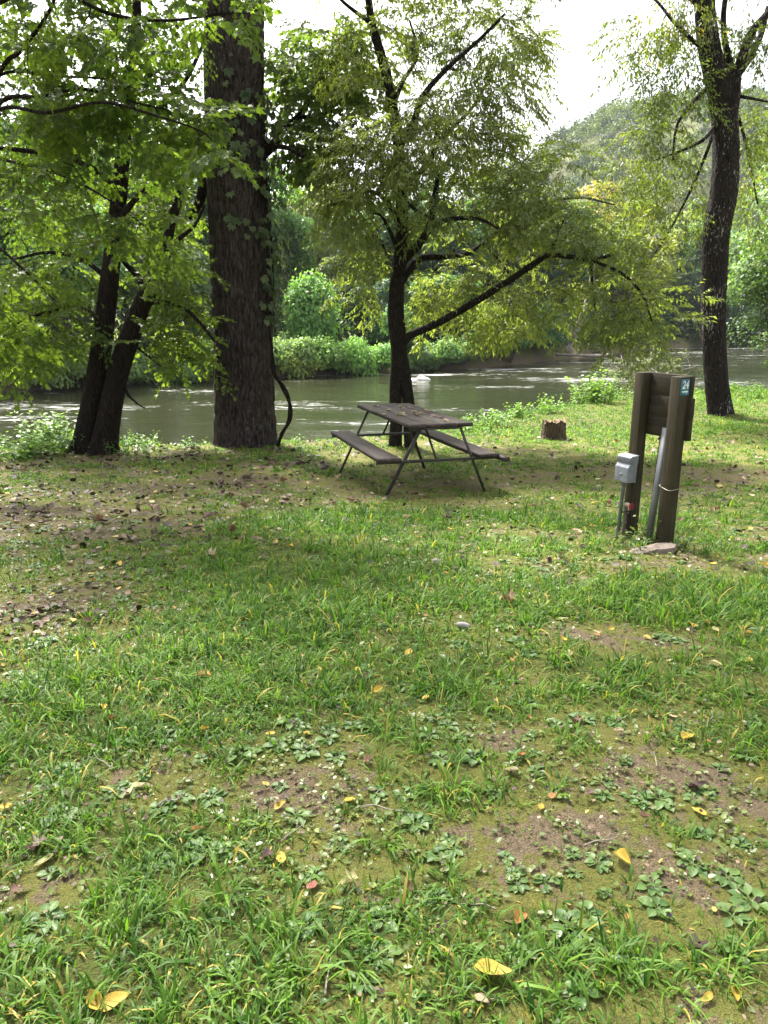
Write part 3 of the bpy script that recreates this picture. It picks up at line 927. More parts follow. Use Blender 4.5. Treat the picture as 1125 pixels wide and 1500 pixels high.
L_([(588, 345), (578, 315, -.2), (562, 290, -.4), (540, 280, -.5), (510, 290, -.6), (490, 300, -.7)], 4, 1.3)
L_([(584, 370), (574, 345, -.3), (560, 318, -.5), (546, 312, -.6)], 3.5, 1.2)
L_([(582, 400), (566, 372, .2), (552, 345, .4), (530, 350, .6)], 2.8, 1.0)
L_([(587, 290), (600, 265, .3), (622, 245, .5), (650, 200, .6), (690, 160, .7), (720, 110, .8)], 5, 1.6)
L_([(583, 215), (605, 180, -.2), (620, 140, -.3), (655, 100, -.4), (700, 60, -.4), (740, 20, -.5)], 5, 1.6)
L_([(575, 160), (590, 120, .2), (612, 80, .4), (600, 30, .4)], 3.5, 1.4)
L_([(587, 260), (560, 235, -.2), (525, 215, -.5), (490, 205, -.8)], 4, 1.4)
L_([(632, 322, -.3), (600, 300, -.7), (585, 270, -1.1)], 2.6, 1)
L_([(705, 358, .5), (730, 380, .5), (760, 420, .6), (790, 440, .6)], 2.2, 1)
L_([(690, 446, -.4), (700, 425, 0), (730, 410, .3), (742, 390, .5)], 2.4, 1)
L_([(740, 330, .6), (790, 300, .5), (850, 290, .2), (900, 300, 0)], 2.6, 1)
L_([(545, 35, .2), (500, 0, .2), (470, -40, .2)], 3, 1)
vols = [(600, 190, 125, 42, YM - .3, 1.5, 92), (560, 235, 85, 38, YM - .6, 1.1, 70), (690, 200, 75, 55, YM, 1.2, 50), (620, 120, 110, 50, YM, 1.2, 44),
        (700, 60, 90, 55, YM + .2, 1.0, 50), (610, 30, 100, 50, YM + .2, 1.0, 34), (760, 60, 40, 50, YM, .8, 24), (520, 60, 60, 50, YM, .8, 22), (770, 250, 60, 60, YM - .3, 1.1, 55), (740, 140, 50, 50, YM, .8, 24),
        (840, 320, 85, 45, YM - .9, .9, 44), (740, 320, 95, 40, YM - .2, 1.2, 60), (500, 280, 45, 45, YM - .6, .8, 34), (545, 330, 60, 30, YM - .2, .8, 22), (525, 395, 48, 45, YM + .5, .7, 26),
        (630, 290, 60, 35, YM - .4, 1.0, 26), (700, 395, 90, 30, YM + .4, .8, 40), (660, 440, 60, 40, YM + .5, .7, 24), (740, 460, 70, 38, YM + .3, .8, 40),
        (820, 430, 75, 38, YM - .6, .8, 34), (925, 430, 55, 50, YM - 1.5, .5, 34), (900, 370, 45, 30, YM - 1.2, .5, 22), (935, 470, 45, 28, YM - 1.6, .4, 22), (650, -80, 190, 90, YM + .2, 1.8, 90)]
lm = crown(mid, sk, ml, vols, SPR_LANCE, LANCE, None, r, None, maxlen=2.3)
finish_tree(mid, org, [(tm, 'trunk', M['bark_mid'], True), (ml, 'limb', M['bark_mid'], True), (lm, 'crown', M['leaf_mid'], False)])

# ---- twin trunked maple on the left bank
r = np.random.default_rng(303)
YL = gp(140, 661)[1]
org = ground_at(0, P(138, 661, YL)[0], YL)
tw = thing('maple_tree', 'dark twin stemmed maple at the left bank, its two trunks splitting from one base', 'tree', org)
tm = MB(); sk = Skel()
def tl2(pts, w, skip=14):
    p_ = spline(px_path(pts, YL), 12); rd = np.interp(np.arange(len(p_)), np.arange(len(w)) * 12, [pxr(a, YL) for a in w])
    f0 = bark_relief(57, .03, 20)
    sk.add(p_, rd, tm, 64, lambda i, th, pts: f0(i, th, pts) + .35 * np.exp(-np.clip(pts[:, 2][:, None] - org[2], 0, 9) / .22) * (.6 + .5 * np.sin(th * 5)), skip=skip)
tl2([(122, 690), (124, 655), (133, 600), (143, 545), (151, 490), (157, 440), (163, 390), (168, 340), (174, 290), (178, 245), (184, 200), (190, 150), (196, 90), (200, 30), (200, -60)],
    [21.1, 17.6, 15.0, 14.5, 14.1, 13.2, 11.9, 11.0, 10.6, 9.7, 8.8, 7.9, 7.0, 6.2, 4.4], skip=50)
tl2([(152, 690, -.12), (152, 655, -.12), (162, 600, -.1), (172, 550, -.05), (188, 500), (203, 458), (219, 425), (234, 396), (243, 365), (250, 330), (262, 290), (280, 240), (300, 190)],
    [21.1, 17.6, 15.8, 15.0, 14.1, 12.8, 11.4, 9.7, 7.9, 6.2, 5.3, 4.4, 3.5], skip=50)
ml = MB()
def L2(pts, r0, r1): limb(pts, YL, r0, r1, sk, ml, 9, 7)
L2([(212, 438), (205, 410, .1), (190, 393, .2), (178, 380, .2)], 6, 3)
L2([(222, 442, -.1), (245, 444, -.2), (268, 450, -.2), (290, 470, -.3), (305, 488, -.3), (315, 500, -.3)], 4, 1.5)
L2([(243, 365), (262, 350, .2), (285, 330, .3), (300, 300, .3)], 4, 1.5)
L2([(170, 330), (200, 290, -.3), (240, 260, -.6), (290, 240, -.8)], 5, 1.5)
L2([(175, 285), (140, 250, -.3), (90, 230, -.6), (30, 220, -.9), (-40, 215, -1.2)], 5, 2)
L2([(182, 215), (220, 170, .2), (270, 120, .4), (300, 60, .5)], 5, 2)
L2([(190, 150), (150, 100, .2), (100, 60, .4), (40, 30, .4)], 5, 2)
L2([(160, 410), (120, 380, .2), (70, 370, .4), (20, 380, .5)], 4, 1.5)
L2([(154, 470), (110, 450, .1), (60, 460, 0), (10, 480, -.1)], 4, 1.4)
L2([(176, 545), (186, 575, -.1), (200, 590, -.2), (212, 598, -.3)], 2.5, 1)
L2([(190, 500), (215, 520, -.2), (235, 535, -.3), (250, 540, -.4)], 2.2, 1)
vols = [(70, 300, 90, 60, YL + .6, 1.0, 70), (235, 300, 55, 60, YL + .7, .9, 46), (60, 180, 110, 60, YL, 1.5, 80), (230, 180, 70, 60, YL + .3, 1.2, 50), (100, 60, 130, 60, YL, 1.5, 60), (230, 60, 70, 60, YL, 1.3, 34),
        (60, 400, 80, 45, YL + .2, 1.0, 55), (255, 400, 55, 45, YL + .3, .8, 40), (40, 480, 60, 45, YL, .8, 44), (255, 480, 50, 45, YL + .1, .7, 34), (100, 470, 60, 40, YL + .3, .7, 24), (225, 515, 35, 22, YL, .5, 8),
        (20, 515, 40, 25, YL - .2, .6, 12), (270, 525, 35, 22, YL + .2, .5, 9), (80, -90, 200, 80, YL, 1.8, 110)]
lm = crown(tw, sk, ml, vols, SPR_MAPLE, MAPLE, None, r, None, maxlen=2.4)
finish_tree(tw, org, [(tm, 'trunk', M['bark_dark'], True), (ml, 'limb', M['bark_dark'], True), (lm, 'crown', M['leaf_maple'], False)])

# ---- maple standing just left of the view, its low boughs reach across the picture
r = np.random.default_rng(404)
YN = 8.0; org = ground_at(0, -7.2, 8.2)
nm = thing('overhanging_maple', 'maple with long thin leafy boughs reaching in from the left edge', 'tree', org)
tm = MB(); sk = Skel()
p = spline(np.array([[-7.2, 8.2, org[2] - .2], [-7.2, 8.2, org[2]], [-7.15, 8.2, 1.5], [-7.0, 8.1, 3.5], [-6.9, 8.1, 5.5], [-6.8, 8.1, 8.5]]), 14)
tm.tube(p, np.linspace(.24, .10, len(p)), 40, True, None, bark_relief(77, .03, 16)); sk.p = list(p[20:]); sk.r = [.06] * len(p[20:]); sk.d = [np.array([1, 0, .2])] * len(p[20:])
ml = MB()
def L3(pts, r0, r1):
    p = spline(np.array([[-7.0, 8.1, pts[0]]] + [P(a, b, YN + c) for a, b, c in pts[1:]]), 7)
    sk.add(p, np.linspace(r0, r1, len(p)), ml, 8, trunk_noise(5, .08, 2), skip=6)
L3([2.6, (-60, 235, 0), (0, 150, -.2), (60, 142, -.4), (120, 130, -.5), (190, 148, -.6), (240, 160, -.7)], .028, .006)
L3([2.2, (-80, 260, .2), (0, 105, .1), (30, 75, 0), (70, 20, -.1), (90, -30, -.2)], .03, .012)
L3([2.3, (-70, 190, .2), (0, 110, .2), (80, 112, .3), (150, 115, .3), (210, 124, .3), (290, 130, .3)], .022, .005)
L3([1.9, (-60, 200, .4), (0, 232, .3), (60, 246, .2), (120, 270, .1), (170, 300, 0), (210, 330, -.1)], .024, .005)
L3([2.0, (-60, 220, -.6), (0, 160, -.8), (70, 165, -1.0), (150, 150, -1.1), (230, 170, -1.2), (290, 190, -1.3), (310, 205, -1.3)], .022, .005)
L3([3.4, (-40, 20, 0), (60, -20, -.3), (160, 20, -.5), (240, 30, -.6), (330, 20, -.6)], .03, .008)
L3([1.6, (-90, 330, .2), (-20, 350, .1), (40, 400, 0), (80, 440, 0)], .03, .006)
vols = [(60, 150, 90, 40, YN - .2, .8, 26), (170, 150, 80, 40, YN - .3, .8, 24), (265, 165, 45, 40, YN - .7, .6, 14), (300, 215, 30, 20, YN - 1.3, .3, 6), (110, 250, 100, 40, YN, .6, 20), (60, 60, 100, 60, YN, .8, 24), (190, 50, 80, 50, YN - .4, .8, 18),
        (315, 12, 40, 22, YN - .6, .5, 10), (10, 420, 50, 50, YN, .5, 14), (200, 330, 60, 40, YN - .1, .5, 16), (20, 495, 40, 25, YN, .4, 5), (80, -80, 250, 70, YN - .3, 1.5, 90)]
lm = crown(nm, sk, ml, vols, SPR_MAPLE, MAPLE, None, r, None, S=(.6, .95), maxlen=2.0)
finish_tree(nm, org, [(tm, 'trunk', M['bark_dark'], True), (ml, 'limb', M['bark_dark'], True), (lm, 'crown', M['leaf_maple'], False)])

# ---- leaning dark tree on the right lawn
r = np.random.default_rng(505)
YR = gp(1054, 606)[1]
org = ground_at(0, P(1054, 606, YR)[0], YR)
rt = thing('leaning_tree', 'tall dark curving tree on the right lawn with pale lichen flecks on its lower bark', 'tree', org)
tm = MB(); sk = Skel()
def tl3(pts, w, skip=10):
    p_ = spline(px_path(pts, YR), 14); rd = np.interp(np.arange(len(p_)), np.arange(len(w)) * 14, [pxr(a, YR) for a in w])
    sk.add(p_, rd, tm, 70, bark_relief(91, .045, 22), skip=skip)
tl3([(1057, 625), (1056, 606), (1051, 570), (1047, 520), (1045, 470), (1046, 420), (1048, 370), (1051, 330), (1060, 285), (1063, 240), (1063, 200), (1058, 150), (1049, 110), (1040, 75), (1035, 40), (1032, 0), (1035, -60), (1045, -130)],
    [20, 17, 16, 16, 16, 16.5, 17, 18, 18, 17, 16.5, 16, 15, 13.5, 13, 12.5, 11, 9], skip=80)
tl3([(1062, 200), (1070, 160, -.1), (1074, 135, -.1), (1078, 112, -.1)], [10, 10, 9, 7], skip=10)
ml = MB()
def L4(pts, r0, r1): limb(pts, YR, r0, r1, sk, ml, 10, 7)
L4([(1075, 125), (1085, 90, -.1), (1100, 50, -.2), (1120, 25, -.2), (1150, -10, -.2)], 7, 4)
L4([(1074, 130), (1070, 95, .1), (1062, 60, .1), (1060, 20, .1), (1068, -40, .1)], 5, 3)
L4([(1079, 112), (1098, 85, .3), (1115, 50, .4), (1125, 10, .5)], 5, 3)
L4([(1078, 140), (1105, 145, -.3), (1130, 150, -.5)], 2.5, 1)
L4([(1046, 120), (1020, 145, -.3), (1003, 165, -.5), (990, 190, -.6), (985, 240, -.7)], 3.2, 1.2)
L4([(1040, 80), (1010, 55, -.3), (985, 30, -.4), (960, 0, -.5), (930, -20, -.6)], 3, 1)
L4([(1052, 180), (1030, 205, -.2), (1000, 220, -.4), (960, 235, -.5)], 3, 1.0)
L4([(1036, 20), (990, -20, 0), (940, -30, 0), (890, -10, 0)], 4, 1.5)
L4([(1045, 60), (1090, 200, .8), (1110, 300, 1.0)], 3, 1.2)
L4([(1055, 170), (1020, 260, .6), (985, 330, .8), (960, 370, .8)], 2.6, 1.0)
vols = [(985, 130, 40, 60, YR - .5, .8, 30), (960, 200, 55, 60, YR - .5, .8, 34), (975, 300, 55, 70, YR + .4, .8, 40), (945, 60, 45, 45, YR - .4, .7, 22), (985, 20, 60, 40, YR, .8, 26), (1100, 60, 40, 60, YR, .8, 22),
        (1105, 180, 35, 60, YR + .5, .8, 26), (1110, 290, 30, 60, YR + .8, .6, 14), (930, 260, 45, 45, YR, .7, 22), (1020, 30, 40, 50, YR, .6, 16), (1040, -90, 160, 60, YR, 1.8, 60)]
lm = crown(rt, sk, ml, vols, SPR_HANG, LANCE, None, r, None, S=(.8, 1.3), droop=-.35, maxlen=2.8)
finish_tree(rt, org, [(tm, 'trunk', M['bark_right'], True), (ml, 'limb', M['bark_right'], True), (lm, 'crown', M['leaf_right'], False)])


# ================================================================== FAR TREES AND BUSHES
def lobed_crown(r, n_lobes, n_leaf, leaf, shape, top_bias=.3, shell=.35):
    """crown of unit-ish height: leaves on and in the shells of many lobes"""
    pos = []; nor = []; rn = []
    cs = []
    for k in range(n_lobes):
        a = norm(r.normal(0, 1, 3)) * r.uniform(.45, .95); a[2] = a[2] * .9
        cs.append((a * np.array(shape), r.uniform(.24, .42) * min(shape)))
    per = n_leaf // n_lobes
    for c, rad in cs:
        u = norm(r.normal(0, 1, (per, 3))); u[:, 2] = np.where(u[:, 2] < -.4, -u[:, 2], u[:, 2])
        rr = rad * (1 - shell * r.uniform(0, 1, (per, 1)) ** 1.5)
        wob = 1 + .25 * (r.uniform(0, 1, (per, 1)) - .5)
        pos.append(c + u * rr * wob * np.array([1.15, 1.15, .75])); nor.append(u + np.array([0, 0, .5]) + r.normal(0, .45, (per, 3)))
        rn.append(np.clip(r.uniform(-.15, .35) + r.uniform(0, .75, per), 0, 1))
    pos = np.concatenate(pos); nor = np.concatenate(nor); rn = np.concatenate(rn)
    d = np.cross(nor, r.normal(0, 1, nor.shape)); d[:, 2] -= .3 * np.linalg.norm(d, axis=1)
    m = MB(); leaf_cloud(m, OVAL, pos, d, nor, leaf * r.uniform(.6, 1.3, len(pos)), rn)
    return m, cs


def far_trunk(r, base, cs, h0, rad, lean=0.):
    m = MB(); top = np.array([lean * .7, 0, 0]) + np.mean([c for c, q in cs], axis=0)
    p = spline(np.array([[0, 0, base - .4], [lean * .2, 0, base], [lean * .5 + r.normal(0, .1), r.normal(0, .1), base * .5], top + np.array([0, 0, .3])]), 5)
    m.tube(p, np.linspace(rad, rad * .35, len(p)), 9, True, None, trunk_noise(3, .1, 2, .5))
    for c, q in cs[::2]:
        a = p[r.integers(len(p) // 2, len(p) - 1)]
        m.tube(spline(np.array([a, (a + c) / 2 + np.array([0, 0, -.1]), c]), 3), np.linspace(rad * .35, .03, 7), 5, False)
    return m


ARCH = {}
def archetype(key, seed, n_lobes, n_leaf, leaf, shape, base, rad):
    r = np.random.default_rng(seed); m, cs = lobed_crown(r, n_lobes, n_leaf, leaf, shape)
    # shift so trunk foot is at z=0, crown centre at -base
    m.v = [v + np.array([0, 0, -base]) for v in m.v]; cs = [(c + np.array([0, 0, -base]), q) for c, q in cs]
    t = far_trunk(r, 0, cs, 0, rad)
    ARCH[key] = (m.mesh(key + '_crown', M['leaf_far']), t.mesh(key + '_trunk', M['bark_far'], True))


archetype('round', 1, 34, 12000, .26, (4.2, 4.2, 4.0), -6.4, .28)      # about 10.5 m tall
archetype('tall', 2, 38, 12500, .26, (3.4, 3.4, 5.6), -7.6, .28)       # about 13.5 m
archetype('spread', 3, 36, 12500, .25, (5.2, 4.6, 3.2), -5.6, .26)     # about 9 m
archetype('loose', 4, 24, 7500, .24, (3.6, 3.6, 4.4), -6.6, .2)


def conifer_arch():
    r = np.random.default_rng(9); m = MB(); t = MB(); Hh = 14.0
    pos = []; d = []; no = []
    t.tube(np.array([[0, 0, -.4], [0, 0, 5], [0, 0, Hh]]), [.25, .16, .03], 8)
    for k in range(120):
        z = r.uniform(1.0, Hh - .3); ln = (1 - (z / Hh)) ** .8 * 3.6 * r.uniform(.6, 1.1) + .3; a = r.uniform(0, 6.28)
        e = np.array([math.cos(a) * ln, math.sin(a) * ln, z - .18 * ln]); s = np.array([0, 0, z])
        t.tube(np.array([s, (s + e) / 2 + np.array([0, 0, .1]), e]), [.04, .03, .01], 4, False)
        n = int(26 + 26 * ln)
        tt = r.uniform(.15, 1, n)[:, None]; q = s + (e - s) * tt + r.normal(0, 1, (n, 3)) * np.array([.35, .35, .13]) * (.5 + ln * .22)
        pos.append(q); dd = np.tile(e - s, (n, 1)) + r.normal(0, .8, (n, 3)); dd[:, 2] -= .5; d.append(dd); no.append(np.array([0, 0, 1]) + r.normal(0, .4, (n, 3)))
    pos = np.concatenate(pos); d = np.concatenate(d); no = np.concatenate(no)
    leaf_cloud(m, LANCE, pos, d, no, r.uniform(.22, .42, len(pos)), r.uniform(0, .8, len(pos)))
    ARCH['fir'] = (m.mesh('fir_crown', M['leaf_far']), t.mesh('fir_trunk', M['bark_far'], True))


conifer_arch()
archetype('bankside', 5, 44, 36000, .13, (4.2, 4.2, 4.3), -6.2, .26)


def bush_arch(key, seed, n_lobes, n_leaf, leaf, shape, rs=.42):
    r = np.random.default_rng(seed); m = MB(); st = MB()
    pos = []; nor = []; rn = []
    for k in range(n_lobes):
        a = r.uniform(0, 6.28); q = r.uniform(0, .75) ** .7 if n_lobes > 1 else 0
        c = np.array([math.cos(a) * q * shape[0], math.sin(a) * q * shape[1], shape[2] * r.uniform(.25, .62) if n_lobes > 1 else shape[2] * .45])
        rad = r.uniform(rs * .6, rs) * min(shape[0], shape[2]) if n_lobes > 1 else 1
        per = n_leaf // n_lobes; u = norm(r.normal(0, 1, (per, 3))); u[:, 2] = np.where(u[:, 2] < -.5, -u[:, 2], u[:, 2])
        sc = np.array([rad * 1.2, rad * 1.2, rad]) if n_lobes > 1 else np.array([shape[0], shape[1], shape[2] * .56])
        q3 = c + u * sc * (1 - .22 * r.uniform(0, 1, (per, 1)) ** 2 + .15 * r.normal(0, 1, (per, 1)))
        pos.append(q3); nor.append(u + np.array([0, 0, .6]) + r.normal(0, .45, (per, 3))); rn.append(np.clip(r.uniform(-.1, .3) + r.uniform(0, .8, per), 0, 1))
        st.tube(spline(np.array([[c[0] * .15, c[1] * .15, -.2], [c[0] * .6, c[1] * .6, c[2] * .4], c]), 3), [.04, .035, .03, .03, .025, .02, .015], 5, False)
    pos = np.concatenate(pos); nor = np.concatenate(nor); rn = np.concatenate(rn); pos[:, 2] = np.maximum(pos[:, 2], -.15)
    d = np.cross(nor, r.normal(0, 1, nor.shape)); d[:, 2] -= .5 * np.linalg.norm(d, axis=1)
    leaf_cloud(m, OVAL, pos, d, nor, leaf * r.uniform(.7, 1.3, len(pos)), rn)
    ARCH[key] = (m.mesh(key + '_leaves', M['leaf_far']), st.mesh(key + '_stems', M['bark_far'], True))


bush_arch('bush', 11, 11, 6500, .15, (1.9, 1.7, 1.9))
bush_arch('bushlow', 12, 12, 7000, .14, (2.4, 1.9, 1.5))
bush_arch('dome', 13, 1, 6500, .14, (1.25, 1.2, 2.5))


def plant_copy(kind, key, x, y, s, rz, color, label, cat, group, sz=1.0, dz=0.0, lean=0.0):
    z = max(float(H(x, y)), WATER - .2) + dz
    root = thing(kind, label, cat, (x, y, z), rz, group)
    root.rotation_euler = (0, lean, rz)
    a, b = ARCH[key]
    isbush = key.startswith('bush') or key == 'dome'
    c = link('leaves' if isbush else 'crown', a, root, color=color); t = link('stems' if isbush else 'trunk', b, root)
    for o in (c, t): o.scale = (s, s, s * sz)
    return root


LG = (.16, .26, .10)   # crown tints: reflectance of the leaves
MG = (.085, .15, .050); DG = (.042, .080, .034); YG = (.20, .25, .065); OG = (.27, .25, .07); BG = (.075, .125, .085); PG = (.22, .29, .15)
FT = [  # px, distance, archetype, scale, vertical, tint, label
    (-60, 38, 'round', 1.0, 1.0, MG, 'green broadleaf tree at the far left bank, cut by the left edge'),
    (20, 41, 'spread', 1.0, 1.1, PG, 'pale bright tree across the river behind the left boughs'),
    (85, 37, 'round', .8, 1.0, LG, 'light green round tree across the river left of the twin trunks'),
    (150, 46, 'tall', 1.0, 1.0, MG, 'tall green tree across the river behind the twin trunks'),
    (215, 44, 'spread', .85, 1.0, LG, 'spreading light green tree across the river right of the twin trunks'),
    (275, 50, 'tall', 1.0, 1.0, MG, 'tall green tree across the river just left of the massive trunk'),
    (330, 54, 'round', 1.1, 1.1, DG, 'dark tree across the river hidden mostly behind the massive trunk'),
    (400, 56, 'tall', .86, 1.0, LG, 'bright light green tree across the river just right of the massive trunk'),
    (440, 62, 'round', 1.1, 1.0, PG, 'pale green tree behind the round vine covered bush'),
    (505, 55, 'fir', .72, 1.0, BG, 'dark bluish conifer across the river behind the domed bush'),
    (560, 60, 'tall', .85, .95, MG, 'mid green tree across the river left of the table tree trunk'),
    (545, 53, 'spread', .62, .9, BG, 'low blue green tree on the far bank left of the table tree trunk'),
    (625, 60, 'round', 1.05, 1.0, DG, 'dark green tree across the river just right of the table tree trunk'),
    (690, 62, 'tall', .88, .95, MG, 'green tree across the river behind the long bent limb'),
    (650, 55, 'spread', .7, .9, LG, 'low light green tree across the river under the long bent limb'),
    (745, 66, 'round', 1.1, 1.0, DG, 'dark round tree across the river behind the forked limb'),
    (800, 76, 'tall', .95, .9, BG, 'blue green tree across the river right of the forked limb'),
    (775, 62, 'spread', .7, .9, DG, 'dark low tree overhanging the water left of the leaning far trunk'),
    (850, 84, 'round', 1.1, 1.0, MG, 'green tree above the shaded cove on the far bank'),
    (905, 90, 'spread', 1.2, 1.0, YG, 'yellow green tree behind the utility posts across the river'),
    (870, 120, 'round', 1.9, 1.0, OG, 'golden topped tree standing at the foot of the hill'),
    (930, 118, 'spread', 1.7, 1.1, YG, 'yellowish tree at the foot of the hill right of the golden one'),
    (810, 125, 'tall', 1.35, 1.0, PG, 'pale loose tree at the foot of the hill left of the golden one'),
    (770, 105, 'round', 1.4, 1.0, MG, 'big green tree at the foot of the hill behind the forked limb'),
    (955, 96, 'loose', 1.0, 1.0, PG, 'thin pale green tree left of the leaning dark tree across the water'),
    (985, 100, 'fir', .95, 1.0, DG, 'dark conifer across the water left of the leaning dark tree'),
    (1015, 92, 'fir', .75, 1.0, BG, 'bluish conifer across the water close beside the leaning dark tree'),
    (1000, 128, 'tall', 1.5, 1.0, MG, 'tall green tree rising behind the two conifers'),
    (1060, 125, 'round', 1.6, 1.0, MG, 'broad green tree behind the leaning dark tree'),
    (1100, 104, 'round', 1.2, 1.0, LG, 'light green tree across the water right of the leaning dark tree'),
    (1150, 100, 'tall', 1.15, 1.0, MG, 'green tree across the water at the right edge'),
    (1085, 96, 'spread', .8, .8, DG, 'dark low tree over the far water right of the leaning dark tree'),
    (1230, 110, 'round', 1.6, 1.0, MG, 'green tree across the water beyond the right edge'),
    (1330, 120, 'tall', 1.4, 1.0, DG, 'dark green tree far beyond the right edge'),
    (-190, 36, 'tall', .9, 1.0, MG, 'green tree on the far bank beyond the left edge'),
    (-330, 38, 'round', 1.1, 1.0, DG, 'dark tree on the far bank far beyond the left edge'),
    (60, 52, 'tall', 1.05, 1.0, MG, 'tall green tree further back behind the left boughs'),
    (-20, 56, 'round', 1.3, 1.2, LG, 'tall light green tree rising behind the pale bright tree on the left'),
    (210, 58, 'round', 1.25, 1.15, PG, 'pale tree further back between the twin trunks and the massive trunk'),
    (125, 64, 'tall', 1.2, 1.1, DG, 'dark tall tree furthest back behind the twin trunks'),
    (495, 72, 'round', 1.15, 1.0, MG, 'green tree further back above the dark bluish conifer'),
    (590, 74, 'tall', 1.05, 1.0, LG, 'light green tree further back behind the table tree trunk'),
    (835, 100, 'tall', 1.15, 1.0, MG, 'green tree further back left of the yellow green tree'),
    (790, 92, 'round', 1.1, 1.0, LG, 'light green tree further back right of the forked limb'),
    (1035, 108, 'tall', 1.2, 1.0, LG, 'light green tree further back showing left of the leaning dark tree'),
    (980, 118, 'round', 1.5, 1.0, YG, 'yellow green tree further back above the dark conifer'),
    (900, 104, 'tall', 1.1, 1.0, MG, 'green tree rising just behind the yellow green tree'),
    (650, 78, 'round', 1.15, 1.0, MG, 'green tree further back right of the table tree trunk'),
    (720, 84, 'tall', 1.15, 1.0, MG, 'tall green tree further back behind the long bent limb'),
]
r = np.random.default_rng(77)
for px, Yd, key, s, vz, tint, lab in FT:
    s *= 1.0 if Yd < 70 else 1.12 if Yd < 100 else 1.0
    vz *= 1.06
    c = P(px, 470, Yd); x = c[0]; y = max(Yd, float(far_edge(x)) + 2.2)
    tint = tuple(np.clip(np.array(tint) * r.uniform(.9, 1.12, 3) * .95, 0, 1))
    plant_copy('conifer' if key == 'fir' else 'riverside_tree', key, x, y, s, r.uniform(0, 6.28), tint, lab, 'tree', 'trees across the river', vz)
FB = [
    (457, 46.0, 'dome', 1.2, 1.1, (.13, .25, .075), .5, 'domed vine covered bush standing above the others on the far bank'),
    (425, 44.0, 'bush', 1.0, .9, (.24, .34, .15), .1, 'pale bush on the far bank between the massive trunk and the domed bush'),
    (432, 42.6, 'bushlow', .95, 1.0, (.24, .31, .085), -.1, 'yellow green bush at the waterline right of the massive trunk'),
    (475, 44.2, 'bush', 1.0, .95, (.21, .34, .11), -.1, 'bright green bush at the waterline below the domed bush'),
    (510, 45.4, 'bushlow', 1.1, 1.15, (.18, .32, .10), 0, 'light green bush mound right of the domed bush'),
    (545, 46.3, 'bush', .9, .9, (.15, .28, .09), -.1, 'green bush at the waterline left of the table tree trunk'),
    (575, 49.5, 'bush', 1.1, 1.1, (.08, .16, .07), .2, 'dark vine covered bush directly behind the table tree trunk'),
    (612, 48.6, 'bushlow', .9, .9, (.12, .20, .07), -.1, 'low bush at the waterline right of the table tree trunk'),
    (645, 49.5, 'bush', .9, .9, (.14, .25, .09), 0, 'green bush under the long bent limb across the water'),
    (680, 50.8, 'bushlow', 1.0, 1.0, (.13, .22, .09), 0, 'greyish green low bush on the far bank below the bent limb'),
    (712, 53.0, 'bush', 1.15, 1.2, (.09, .16, .06), 0, 'dark green bush on the far bank left of the rounded dark one'),
    (748, 55.5, 'bush', 1.15, 1.2, (.07, .14, .06), 0, 'rounded dark bush on the far bank nearer the cove'),
    (785, 59.5, 'dome', 1.5, .8, (.075, .16, .075), 0, 'smooth dark bush at the cove left of the leaning far trunk'),
    (300, 39.5, 'bush', .9, .9, (.10, .18, .06), 0, 'green bush on the far bank at the left edge of the massive trunk'),
    (270, 38.6, 'bushlow', .85, .9, (.15, .24, .08), 0, 'small bush on the far bank left of the massive trunk'),
    (225, 37.6, 'bushlow', .9, .9, (.10, .16, .06), 0, 'dark small bush on the far bank right of the twin trunks'),
    (60, 35.5, 'bushlow', 1.0, 1.0, (.16, .23, .09), .2, 'light bush above the dark mud bank at far left'),
    (20, 35.5, 'bush', .9, .9, (.10, .18, .06), .2, 'green bush above the dark mud bank at the left edge'),
    (110, 36.2, 'bush', .9, .9, (.12, .20, .07), .1, 'bush on the far bank left of the twin trunks'),
    (170, 37, 'bush', .8, .9, (.16, .24, .09), .1, 'pale bush across the river between the twin trunks'),
    (-70, 35, 'bush', 1.1, 1.0, (.10, .18, .06), .1, 'bush on the far bank beyond the left edge'),
    (900, 79.5, 'bushlow', 1.0, .8, (.12, .17, .07), 0, 'low scrub on the sandy shore of the cove'),
    (940, 90, 'bush', 1.6, 1.2, (.05, .10, .045), 0, 'dark bush over the far water left of the utility posts'),
    (985, 96, 'bush', 2.0, 1.4, (.045, .09, .045), 0, 'dark bush over the far water behind the pale shrub'),
    (1030, 96, 'bush', 2.0, 1.4, (.045, .09, .04), 0, 'dark bush over the far water behind the leaning dark tree'),
    (1090, 98, 'bush', 2.0, 1.2, (.05, .10, .045), 0, 'dark bush over the far water at right'),
    (1140, 100, 'bush', 2.0, 1.2, (.05, .10, .045), 0, 'dark bush over the far water at the right edge'),
]
for px, Yd, key, s, vz, tint, dz, lab in FB:
    x = P(px, 500, Yd)[0]; y = max(Yd, float(far_edge(x)) + .6)
    plant_copy('riverside_bush', key, x, y, s, r.uniform(0, 6.28), tuple(np.array(tint) * 1.15), lab, 'bush', 'bushes along the far bank', vz * 1.2, dz + .05)

# tree on the near bank just right of the view; its light green crown leans in
x, y = 16.6, 25.5
plant_copy('bank_tree', 'bankside', 15.9, y, 1.05, 2.0, tuple(np.array(LG) * .85), 'light green tree at the right edge on the near bank, branches hanging over the water', 'tree', None, 1.0, -.6)
plant_copy('bank_tree', 'bankside', 16.6, 28.8, .8, 1.0, tuple(np.array(MG) * .8), 'low mid green tree at the right edge, drooping to the water', 'tree', None, 1.0, -1.6)

